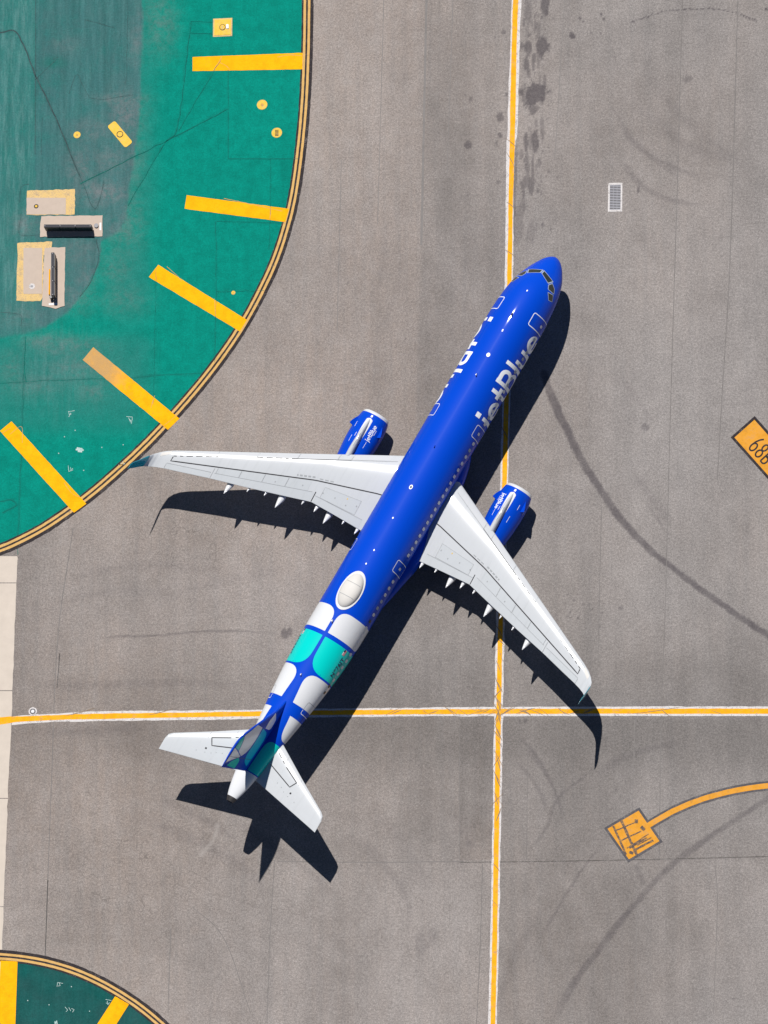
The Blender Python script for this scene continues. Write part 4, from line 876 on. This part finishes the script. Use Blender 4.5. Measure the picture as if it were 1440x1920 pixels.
def af(c): return 5*(.2969*np.sqrt(np.clip(c, 0, 1))-.126*c-.3516*c**2+.2843*c**3-.1036*c**4)
def wing_top(y, x, off=0.0):
    z, le, te, t = wst(y); ch = le-te; c = np.clip((le-x)/ch, 0, 1)
    return z+ch*(t*af(c)*.95+.02*4*c*(1-c)*(1-c))+(.42-c)*ch*.03*np.clip(1-(y-2)/16, 0, 1)+off
def wing_loft(name, s, stations, mat, parent, m=22):
    cc = (1-np.cos(np.linspace(0, np.pi, m)))/2; rings = []
    for i, (y, z, le, te, t) in enumerate(stations):
        ch = le-te
        camb = .02*4*cc*(1-cc)*(1-cc); inc = (.42-cc)*ch*.03*np.clip(1-(y-2)/16, 0, 1)
        up = ch*(t*af(cc)*.95+camb)+inc; lo = ch*(-t*af(cc)*.75+camb)+inc
        # normal direction of the span curve (turns with the winglet)
        j0, j1 = max(0, i-1), min(len(stations)-1, i+1); dy, dz = stations[j1][0]-stations[j0][0], stations[j1][1]-stations[j0][1]; L = math.hypot(dy, dz)
        ny, nz = (-dz/L, dy/L) if y > 16.5 else (0, 1)
        x = le-cc*ch
        P = [(x[k], s*(y+ny*up[k]), z+nz*up[k]) for k in range(m-1, -1, -1)]+[(x[k], s*(y+ny*lo[k]), z+nz*lo[k]) for k in range(1, m-1)]
        rings.append(P)
    n = len(rings[0]); V = [p for r in rings for p in r]; F = []
    for i in range(len(rings)-1):
        for k in range(n):
            f = (i*n+k, i*n+(k+1) % n, (i+1)*n+(k+1) % n, (i+1)*n+k); F.append(f if s > 0 else f[::-1])
    F.append(tuple(range(n))[::-1] if s > 0 else tuple(range(n))); e_ = (len(rings)-1)*n; F.append(tuple(range(e_, e_+n)) if s > 0 else tuple(range(e_, e_+n))[::-1])
    return mesh_obj(name, V, F, mat, parent, True)
def densify(st, k=4):
    out = []
    for i in range(len(st)-1):
        for j in range(k): out.append(st[i]+(st[i+1]-st[i])*j/k)
    out.append(st[-1]); return out
def surf_strip(name, pts, wd, s, top, mat, parent, off=.006, dash=None):
    """thin line film following an upper surface; pts (x, y) with y >= 0"""
    P = np.array(pts, float); Q = [P[0]]
    for a, b_ in zip(P[:-1], P[1:]):
        n = max(1, int(np.linalg.norm(b_-a)/.2)); Q += [a+(b_-a)*j/n for j in range(1, n+1)]
    P = np.array(Q); t = np.gradient(P, axis=0); t = t/np.linalg.norm(t, axis=1)[:, None]; nn = np.stack([-t[:, 1], t[:, 0]], -1)*wd/2
    V = []
    for q in (P-nn, P+nn): V += [(p[0], s*p[1], float(top(p[1], p[0], off))) for p in q]
    n = len(P); F = [((i, n+i, n+i+1, i+1) if s > 0 else (i, i+1, n+i+1, n+i)) for i in range(n-1) if dash is None or dash(i)]
    o = mesh_obj(name, V, F, mat, parent)
    if dash is not None: o['kind'] = 'stuff'
    return o
def surf_panel(name, c4, s, top, mat, parent, off=.008, nu=8, nv=6):
    """raised skin panel: corners (x,y) inner-front, outer-front, outer-rear, inner-rear; rim drops back into the skin"""
    a, b_, c, d = [np.array(p, float) for p in c4]; V = []
    for i in range(nu+1):
        for j in range(nv+1):
            u, v = i/nu, j/nv; p = (a*(1-u)+b_*u)*(1-v)+(d*(1-u)+c*u)*v; edge = i in (0, nu) or j in (0, nv)
            V.append((p[0], s*p[1], float(top(p[1], p[0], off))))
    F = []
    for i in range(nu):
        for j in range(nv):
            f = (i*(nv+1)+j, i*(nv+1)+j+1, (i+1)*(nv+1)+j+1, (i+1)*(nv+1)+j); F.append(f if s > 0 else f[::-1])
    # skirt
    loop = [i*(nv+1) for i in range(nu+1)]+[nu*(nv+1)+j for j in range(1, nv+1)]+[i*(nv+1)+nv for i in range(nu-1, -1, -1)]+[j for j in range(nv-1, 0, -1)]
    b0 = len(V); V += [(V[k][0], V[k][1], V[k][2]-off-.01) for k in loop]; n = len(loop)
    F += [(loop[i], loop[(i+1) % n], b0+(i+1) % n, b0+i) for i in range(n)]
    return mesh_obj(name, V, F, mat, parent)
def spindle(name, tip, length, r, s, mat, parent, flat=1.0, n=14, m=18):
    V = []; 
    for i in range(m+1):
        t = (i/m)**1.5; d = length*t; rr = max(.004, r*min(1, d/(3.4*r))**.75*min(1, (1-t)*4+.02)**.5)
        x = tip[0]+d; z = tip[2]-1.15*r*min(1, d/(3.0*r))
        for k in range(n): a = 2*math.pi*k/n; V.append((x, s*tip[1]+rr*math.cos(a), z+rr*flat*math.sin(a)))
    F = [(i*n+k, i*n+(k+1) % n, (i+1)*n+(k+1) % n, (i+1)*n+k) for i in range(m) for k in range(n)]
    return mesh_obj(name, V, F, mat, parent, True)
xblack = lambda y: np.interp(y, [2.3, 6.75, 16.3], [-20.40, -21.65, -25.32])
xslat = lambda y: np.interp(y, [2.3, 5.4, 13.3, 16.3], [-17.72, -19.27, -23.30, -24.92])
def te(y): return float(wst(y)[2])
def le(y): return float(wst(y)[1])
xaft = lambda y: np.interp(y, [2.3, 6.3, 6.5, 13.2, 16.5], [-22.55, -22.62, -22.45, -24.62, -25.62])
for s, nm in ((1, 'port'), (-1, 'starboard')):
    W_ = wing_loft('wing', s, densify(WST[:9], 5)+densify(WST[8:], 4)[1:], M_WING, AIR); tag(W_, 'white %s wing with upturned tip' % nm)
    # turquoise winglet outer part as its own film-thin loft
    wl = [r.copy() for r in densify(WST[12:], 4)]
    for r in wl: r[4] += .012; r[2] += .012; r[3] -= .012
    wlo = wing_loft('winglet', s, wl, M_TIPTEAL, W_); tag(wlo, 'teal-tipped upturned winglet')
    # leading edge slats
    for y0, y1 in ((2.9, 5.25), (6.2, 8.6), (8.68, 11.1), (11.18, 13.6), (13.68, 16.2)):
        surf_panel('slat', [(le(y0)-.06, y0), (le(y1)-.05, y1), (xslat(y1)+.02, y1), (xslat(y0)+.02, y0)], s, wing_top, M_SLAT, W_, .005, 10, 6)
    # spoilers, flaps, aileron
    for y0, y1 in ((3.3, 5.9),): surf_panel('spoiler', [(xblack(y0)-.75, y0), (xblack(y1)-.35, y1), (xaft(y1)+.04, y1), (xaft(y0)+.08, y0)], s, wing_top, M_WINGA, W_, .007)
    for y0, y1 in ((6.95, 8.45), (8.5, 10.0), (10.05, 11.55), (11.6, 13.1)): surf_panel('spoiler', [(xblack(y0)-.06, y0), (xblack(y1)-.06, y1), (xaft(y1)+.03, y1), (xaft(y0)+.03, y0)], s, wing_top, M_WINGA, W_, .007)
    surf_panel('flap', [(xaft(2.6), 2.6), (xaft(6.25), 6.25), (te(6.25)+.03, 6.25), (te(2.6)+.03, 2.6)], s, wing_top, M_WINGA, W_, .006)
    surf_panel('flap', [(xaft(6.5), 6.5), (xaft(13.2), 13.2), (te(13.2)+.02, 13.2), (te(6.5)+.02, 6.5)], s, wing_top, M_WINGA, W_, .006, 14)
    surf_panel('aileron', [(xaft(13.45)+.02, 13.45), (xaft(16.45)+.02, 16.45), (te(16.45)+.02, 16.45), (te(13.45)+.02, 13.45)], s, wing_top, M_WINGA, W_, .008)
    L_ = lambda pts, wd, mt, off=.011, dash=None: surf_strip('panel_line', pts, wd, s, wing_top, mt, W_, off, dash)
    L_([(xblack(y), y) for y in np.linspace(2.2, 16.3, 40)]+[(-24.98, 16.28)], .075, M_LINE)
    L_([(xslat(y)-.02, y) for y in np.linspace(16.28, 8.6, 40)], .05, M_LINE, .011, lambda i: (i*7 % 11) < 7)
    L_([(xslat(y)-.02, y) for y in np.linspace(8.6, 5.3, 20)], .04, M_LINE)
    L_([(xslat(y)-.02, y) for y in np.linspace(5.3, 2.4, 10)], .03, M_GLINE)
    for y in (5.3, 6.15, 8.64, 11.14, 13.64): L_([(le(y)-.05, y), (xslat(y), y)], .035, M_GLINE)
    L_([(xaft(6.5)+.1, 6.38), (te(6.4)+.05, 6.38)], .06, M_LINE); L_([(xaft(13.3)+.35, 13.33), (te(13.33), 13.33)], .05, M_GLINE)
    L_([(xaft(y)+.015, y) for y in np.linspace(6.6, 13.2, 20)], .03, M_GLINE, .016); L_([(xaft(y)+.03, y) for y in np.linspace(13.45, 16.45, 10)], .035, M_GLINE, .017); L_([(xaft(16.47), 16.47), (te(16.47)+.03, 16.47)], .03, M_GLINE, .017)
    for y in (8.475, 10.025, 11.575, 13.12): L_([(xblack(y)-.08, y), (xaft(y)+.04, y)], .04, M_GLINE, .016)
    for pts in ([(xblack(3.3)-.76, 3.25), (xblack(5.9)-.36, 5.95), (xaft(5.9)+.04, 5.95), (xaft(3.3)+.08, 3.25), (xblack(3.3)-.76, 3.25)],): L_(pts, .018, M_GLINE, .016)
    L_([(xaft(y)+.02, y) for y in np.linspace(2.6, 6.3, 10)], .028, M_GLINE, .016)
    # stencilled caution lettering beside the walk line
    L_([(xblack(y)+.22, y) for y in np.linspace(6.9, 8.1, 14)], .11, M_GLINE, .012, lambda i: i % 3 != 2); L_([(xblack(y)+.16, y) for y in np.linspace(5.6, 6.7, 10)], .06, M_GLINE, .012, lambda i: i % 3 != 2)
    for y, x in ((3.4, -21.9), (4.2, -21.75), (5.0, -22.1), (5.9, -22.2), (4.1, -22.2), (9.2, -23.1), (7.4, -22.4)):
        L_([(x-.05, y), (x+.05, y)], .07, M_GLINE if y != 4.2 else M_FIXY, .018)
    # flap track fairings
    for nmf, ty, tx, tz, ln, r in (('flap_track_fairing', 4.93, -24.02, 2.78, 3.0, .25), ('flap_track_fairing', 8.37, -24.67, 3.16, 2.9, .25), ('flap_track_fairing', 11.96, -25.53, 3.49, 2.6, .24), ('flap_hinge_fairing', 5.87, -23.64, 2.98, 1.2, .16), ('flap_hinge_fairing', 10.62, -24.66, 3.44, .8, .10), ('flap_hinge_fairing', 9.44, -24.32, 3.33, .8, .10), ('flap_hinge_fairing', 6.87, -23.6, 3.10, .8, .11), ('flap_hinge_fairing', 3.72, -23.47, 2.86, .7, .10), ('flap_hinge_fairing', 2.62, -23.66, 2.78, 1.0, .13)):
        spindle(nmf, (tx, ty, tz-.03), ln, r, s, M_WHITE, W_)
    # navigation light glass at the tip
    surf_panel('tip_light_lens', [(le(16.55)-.06, 16.55), (le(17.1)-.1, 17.1), (le(17.1)-.4, 17.1), (le(16.55)-.3, 16.55)], s, wing_top, M_DOME, W_, .012, 5, 4)

# ---- engines
def lathe(name, prof, y, z, mat, parent, n=56, closed=False):
    pr = np.array(prof, float); a = np.linspace(0, 2*np.pi, n, endpoint=False); X = np.repeat(pr[:, :1], n, 1); R = np.repeat(pr[:, 1:2], n, 1)
    return grid_obj(name, X, y+R*np.sin(a)[None, :], z+R*np.cos(a)[None, :], mat, parent, smooth=True, closed_v=True)
EZ = 1.83
nac_x = np.array([-15.52, -15.8, -16.2, -16.7, -17.3, -18.0, -18.7, -19.4, -19.9]); nac_r = np.array([1.02, 1.085, 1.14, 1.17, 1.17, 1.135, 1.07, .985, .92])
def nacr(x): return float(pchip(-nac_x, nac_r, -x))
for s, nm in ((1, 'port'), (-1, 'starboard')):
    ey = s*5.76
    xs_ = np.linspace(-15.52, -19.9, 36)
    nac = lathe('engine_nacelle', [(x, nacr(x)) for x in xs_]+[(-19.9, .90), (-19.2, .86)], ey, EZ, M_BLUE, AIR); tag(nac, 'blue %s engine nacelle with white intake lip' % nm)
    lathe('intake_lip', [(-15.52, 1.018), (-15.40, .985), (-15.32, .94), (-15.29, .90), (-15.31, .86), (-15.42, .83), (-15.7, .81)], ey, EZ, M_LIP, nac)
    lathe('intake_duct', [(-15.7, .81), (-16.3, .83), (-16.6, .86)], ey, EZ, M_SGREY, nac)
    # fan: 20 blades on a spinner
    V, F = [], []
    for k in range(20):
        a = 2*math.pi*k/20; b0 = len(V)
        for r_, tw in ((.25, .5), (.85, 1.0)):
            for dx, da in ((.09, -.09*tw), (-.09, .09*tw)): V.append((-16.45+dx, ey+r_*math.sin(a+da), EZ+r_*math.cos(a+da)))
        F.append((b0, b0+1, b0+3, b0+2))
    mesh_obj('fan', V, F, M_STEEL, nac); lathe('spinner', [(-16.0, .01), (-16.1, .1), (-16.3, .2), (-16.5, .26)], ey, EZ, M_FANB, nac, 32); lathe('fan_backing', [(-16.6, .86), (-16.6, .01)], ey, EZ, M_FANB, nac)
    lathe('core_cowl', [(-19.2, .80), (-19.9, .68), (-20.6, .52), (-20.9, .46), (-20.9, .40)], ey, EZ, M_DARKM, nac); lathe('exhaust_plug', [(-20.4, .36), (-20.9, .3), (-21.4, .14), (-21.6, .02)], ey, EZ, M_DARKM, nac, 32)
    NP = lambda x, th, off=0.: (x, ey-(nacr(x)+off)*math.sin(th), EZ+(nacr(x)+off)*math.cos(th))
    # strakes on both shoulders
    for sg in (1, -1):
        th = sg*rad(57); V = []
        for x, hgt in ((-16.0, .02), (-16.2, .12), (-16.45, .23), (-16.75, .32), (-16.82, .02)):
            for dt in (-.012, .012):
                q = NP(x, th+dt, -.02); V.append(q)
                q = NP(x, th+dt, hgt); V.append(q)
        F = []
        for i in range(4):
            b0 = 4*i; F += [(b0, b0+1, b0+5, b0+4), (b0+2, b0+6, b0+7, b0+3), (b0+1, b0+3, b0+7, b0+5)]
        F.append((16, 17, 19, 18)); mesh_obj('strake', V, F, M_BLUE, nac)
        stroke_mesh('strake_stencil', [[(0, 0), (.4, 0)]], lambda u, v, k: NP(-16.85+u, sg*rad(41)+v, .008), M_LETTER, nac, .028)
    # white surround, pylon
    fn = lambda x, t: NP(x, t/1.16, .006)
    patch('pylon_surround', round_poly([(-15.98, -.24, .08), (-15.86, 0, .02), (-15.98, .24, .08), (-16.7, .25, .3), (-18.75, .16, .05), (-18.75, -.16, .05), (-16.7, -.25, .3)], 4), fn, M_WHITE, nac, 6)
    pst = [(-15.97, .02, 2.86, 2.97), (-16.15, .08, 2.7, 3.07), (-16.5, .125, 2.6, 3.22), (-17.0, .15, 2.6, 3.33), (-17.7, .18, 2.6, 3.40), (-18.4, .21, 2.6, 3.40), (-19.3, .22, 2.5, 3.25), (-20.5, .22, 2.4, 3.05), (-22.3, .08, 2.6, 2.9)]
    V, F = [], []; m = 12
    for x, hwid, zb, zt in pst:
        for k in range(m): a = math.pi*k/(m-1); V.append((x, ey+hwid*math.cos(a)*(1 if 0 < k < m-1 else 1), (zt-hwid*1.5)+hwid*1.5*math.sin(a)))
        V += [(x, ey-hwid, zb), (x, ey+hwid, zb)]
    n = m+2
    F = [(i*n+k, (i+1)*n+k, (i+1)*n+(k+1) % n, i*n+(k+1) % n) for i in range(len(pst)-1) for k in range(n)]+[tuple(range(n)), tuple(range((len(pst)-1)*n, len(pst)*n))[::-1]]
    py_ = mesh_obj('pylon', V, F, M_SLAT, AIR, True); tag(py_, 'white pylon over the %s engine' % nm)
    mesh_obj('pylon_seam', [(-17.2, ey-.02, 3.41), (-18.3, ey-.03, 3.41), (-18.3, ey-.045, 3.41), (-17.2, ey-.035, 3.41)], [(0, 1, 2, 3)], M_GLINE, py_)
    patch('hoist_point_cover', round_poly([(-15.62, -.07, .03), (-15.62, .07, .03), (-15.8, .07, .03), (-15.8, -.07, .03)], 3), fn, M_LETTER, nac, 2)
    # small titles on the inboard shoulder
    k_ = 1.28/WL
    if s > 0: f5 = lambda u, v, k: NP(-17.46+u*k_, rad(37)-v*.235/1.17, .008+.0015*(k % 3))
    else: f5 = lambda u, v, k: NP(-16.2-u*k_, -(rad(37)-v*.235/1.17), .008+.0015*(k % 3))
    tag(stroke_mesh('nacelle_lettering', ST, f5, M_LETTER, nac, WD), 'small white airline lettering on the nacelle shoulder')
    for th, x0, ln in ((-30, -18.0, .5), (30, -18.0, .5), (-18, -17.5, .3), (75, -16.9, .35), (-75, -16.9, .35)):
        stroke_mesh('nacelle_stencil', [[(0, 0), (ln, 0)]], lambda u, v, k: NP(x0+u, rad(th)+v, .007), M_LETTER, nac, .022)
    patch('latch_mark', round_poly([(-16.9, -.06, .02), (-16.9, .06, .02), (-17.25, .06, .02), (-17.25, -.06, .02)], 3)+np.array([0, rad(66)*1.16]), fn, M_LETTER, nac, 2) if False else None

# ---- tailplanes
HT = np.array([[.3, 4.93, -38.8, -42.35, .10], [1.0, 4.96, -39.22, -42.45, .10], [3.5, 5.07, -40.78, -43.03, .095], [5.9, 5.17, -42.20, -43.58, .09], [6.14, 5.18, -42.42, -43.64, .09], [6.22, 5.18, -42.75, -43.66, .08]])
def hst(y): return [np.interp(y, HT[:, 0], HT[:, k]) for k in range(1, 5)]
def ht_top(y, x, off=0.):
    z, l, t_, th = hst(y); ch = l-t_; c = np.clip((l-x)/ch, 0, 1); return z+ch*th*af(c)*.95+off
def ht_loft(s):
    m = 18; cc = (1-np.cos(np.linspace(0, np.pi, m)))/2; rings = []
    for y, z, l, t_, th in densify(HT, 5):
        ch = l-t_; x = l-cc*ch; up = ch*th*af(cc)*.95; rings.append([(x[k], s*y, z+up[k]) for k in range(m-1, -1, -1)]+[(x[k], s*y, z-up[k]) for k in range(1, m-1)])
    n = len(rings[0]); V = [p for r in rings for p in r]; F = []
    for i in range(len(rings)-1):
        for k in range(n): f = (i*n+k, i*n+(k+1) % n, (i+1)*n+(k+1) % n, (i+1)*n+k); F.append(f if s > 0 else f[::-1])
    e_ = (len(rings)-1)*n; F.append(tuple(range(e_, e_+n)))
    return mesh_obj('tailplane', V, F, M_WING, AIR, True)
for s, nm in ((1, 'port'), (-1, 'starboard')):
    H = ht_loft(s); tag(H, 'white %s tailplane' % nm)
    surf_panel('elevator', [(-41.72, 1.2), (-43.15, 5.75), (float(hst(5.75)[2])+.02, 5.75), (float(hst(1.2)[2])+.02, 1.2)], s, ht_top, M_WING, H, .006, 10)
    S_ = lambda pts, wd, mt, dash=None: surf_strip('panel_line', pts, wd, s, ht_top, mt, H, .012, dash)
    S_([(-40.95, 1.15), (-41.72, 3.1), (-41.24, 3.38)], .065, M_LINE); S_([(-41.24, 3.38), (-40.62, 2.2)], .06, M_LINE); S_([(-40.45, 1.95), (-39.95, 1.2)], .05, M_LINE, lambda i: i % 3 != 1)
    for y in (2.0, 3.6): S_([(float(hst(y)[1])-.05, y), (float(hst(y)[1])-.5, y)], .025, M_GLINE)
    for y, x in ((3.37, -42.07),): S_([(x-.06, y), (x+.06, y)], .12, M_LINE)
    for y, x in ((2.2, -41.85), (2.6, -42.0), (2.9, -42.2), (3.9, -42.5), (3.3, -42.35)): S_([(x-.03, y), (x+.03, y)], .05, M_GLINE)
    surf_panel('tailplane_slat_skin', [(float(hst(1.3)[1])-.06, 1.3), (float(hst(5.85)[1])-.06, 5.85), (float(hst(5.85)[1])-.28, 5.85), (float(hst(1.3)[1])-.42, 1.3)], s, ht_top, M_SLAT, H, .004, 10)

# ---- fin
FN = np.array([[5.45, -36.3, -42.28, .055], [5.9, -36.75, -42.30, .07], [6.35, -37.35, -42.42, .085], [6.9, -37.85, -42.54, .095], [8.0, -38.62, -42.80, .10], [9.3, -39.58, -43.12, .10], [10.5, -40.47, -43.40, .10], [11.1, -40.98, -43.55, .10], [11.45, -41.40, -43.63, .095], [11.68, -41.95, -43.70, .08], [11.77, -42.6, -43.72, .05]])
def fst(z): return [np.interp(z, FN[:, 0], FN[:, k]) for k in (1, 2, 3)]
def fin_y(x, z, off=0.):
    l, t_, th = fst(z); ch = l-t_; c = np.clip((l-x)/ch, 0, 1); return float(ch*th*af(c))+off
m = 20; cc = (1-np.cos(np.linspace(0, np.pi, m)))/2; rings = []
for z, l, t_, th in densify(FN, 4):
    ch = l-t_; x = l-cc*ch; h_ = ch*th*af(cc); rings.append([(x[k], h_[k], z) for k in range(m-1, -1, -1)]+[(x[k], -h_[k], z) for k in range(1, m-1)])
n = len(rings[0]); V = [p for r in rings for p in r]; F = [(i*n+k, (i+1)*n+k, (i+1)*n+(k+1) % n, i*n+(k+1) % n) for i in range(len(rings)-1) for k in range(n)]; F.append(tuple(range((len(rings)-1)*n, len(rings)*n))[::-1])
FIN = mesh_obj('fin', V, F, M_BLUE, AIR, True); tag(FIN, 'blue swept fin with rounded white and teal squares')
for s in (1, -1):
    fn = lambda x, z: (x, -s*fin_y(x, z, .007), z)
    for mt, cs in ((M_FINW, [(-39.62, 9.28, .05), (-39.50, 8.36, .05), (-41.35, 8.36, .5), (-42.05, 9.2, .1), (-42.0, 10.42, .1), (-40.95, 10.93, .1)]),
                   (M_SHADEDTEAL, [(-39.50, 8.15, .1), (-39.40, 6.35, .9), (-42.05, 6.35, .1), (-42.0, 8.15, .9)]),
                   (M_FINW, [(-37.95, 6.95, .05), (-38.3, 6.4, .05), (-39.1, 6.4, .5), (-39.35, 7.7, .1), (-38.75, 7.6, .2)]),
                   (M_MINT, [(-40.98, 10.98, .05), (-42.0, 10.55, .05), (-42.05, 11.55, .05), (-41.45, 11.42, .05)]),
                   (M_FINW, [(-42.1, 11.6, .05), (-42.1, 10.4, .05), (-42.1, 9.3, .05), (-43.25, 11.6, .1)]),
                   (M_MINT, [(-43.3, 10.9, .05), (-42.85, 10.55, .1), (-42.25, 9.5, .1), (-42.3, 8.75, .3), (-42.92, 8.7, .05)])):
        patch('livery_patch', round_poly(cs, 6), fn, mt, FIN, 6)
    for a, b_ in (((-41.45, 6.2), (-42.75, 11.5)),):
        P = [np.array(a)+(np.array(b_)-np.array(a))*k/12 for k in range(13)]; V = [(p[0]+d, -s*fin_y(p[0]+d, p[1], .012), p[1]) for d in (-.015, .015) for p in P]
        mesh_obj('rudder_hinge_line', V, [(i, i+1, 13+i+1, 13+i) for i in range(12)], M_NAVY, FIN)

# ---- undercarriage (stands on the asphalt)
def cyl(name, p0, p1, r, mat, parent, n=18):
    p0, p1 = Vector(p0), Vector(p1); d = (p1-p0); q = d.to_track_quat('Z', 'Y'); L = d.length; V = []
    for z in (0, L):
        for k in range(n): V.append(p0+q @ Vector((r*math.cos(2*math.pi*k/n), r*math.sin(2*math.pi*k/n), z)))
    return mesh_obj(name, V, [(k, (k+1) % n, n+(k+1) % n, n+k) for k in range(n)]+[tuple(range(n))[::-1], tuple(range(n, 2*n))], mat, parent)
def wheel(x, y, r, wd, parent):
    pr = [(-wd/2, r*.55), (-wd/2, r*.85), (-wd*.38, r*.96), (0, r), (wd*.38, r*.96), (wd/2, r*.85), (wd/2, r*.55)]; n = 32
    V = [(x+q[1]*math.cos(2*math.pi*k/n), y+q[0], r+.001+q[1]*math.sin(2*math.pi*k/n)) for q in pr for k in range(n)]
    F = [(i*n+k, i*n+(k+1) % n, (i+1)*n+(k+1) % n, (i+1)*n+k) for i in range(len(pr)-1) for k in range(n)]
    mesh_obj('tyre', V, F, M_TYRE, parent, True); cyl('wheel_rim', (x, y-wd*.42, r), (x, y+wd*.42, r), r*.56, M_STEEL, parent)
g = cyl('nose_gear', (-5.1, 0, .38), (-5.0, 0, 2.1), .09, M_STEEL, AIR); tag(g, 'nose undercarriage leg'); cyl('axle', (-5.1, -.35, .38), (-5.1, .35, .38), .06, M_STEEL, g); wheel(-5.1, .25, .38, .22, g); wheel(-5.1, -.25, .38, .22, g); cyl('drag_brace', (-5.0, 0, 1.2), (-3.8, 0, 2.0), .05, M_STEEL, g)
for s in (1, -1):
    g = cyl('main_gear', (-21.9, s*3.8, .6), (-21.9, s*3.65, 2.9), .14, M_STEEL, AIR); tag(g, 'main undercarriage leg'); cyl('axle', (-21.9, s*3.3, .58), (-21.9, s*4.3, .58), .08, M_STEEL, g); wheel(-21.9, s*3.8+.46, .58, .4, g); wheel(-21.9, s*3.8-.46, .58, .4, g); cyl('side_brace', (-21.9, s*3.7, 1.5), (-21.9, s*2.2, 2.4), .07, M_STEEL, g)
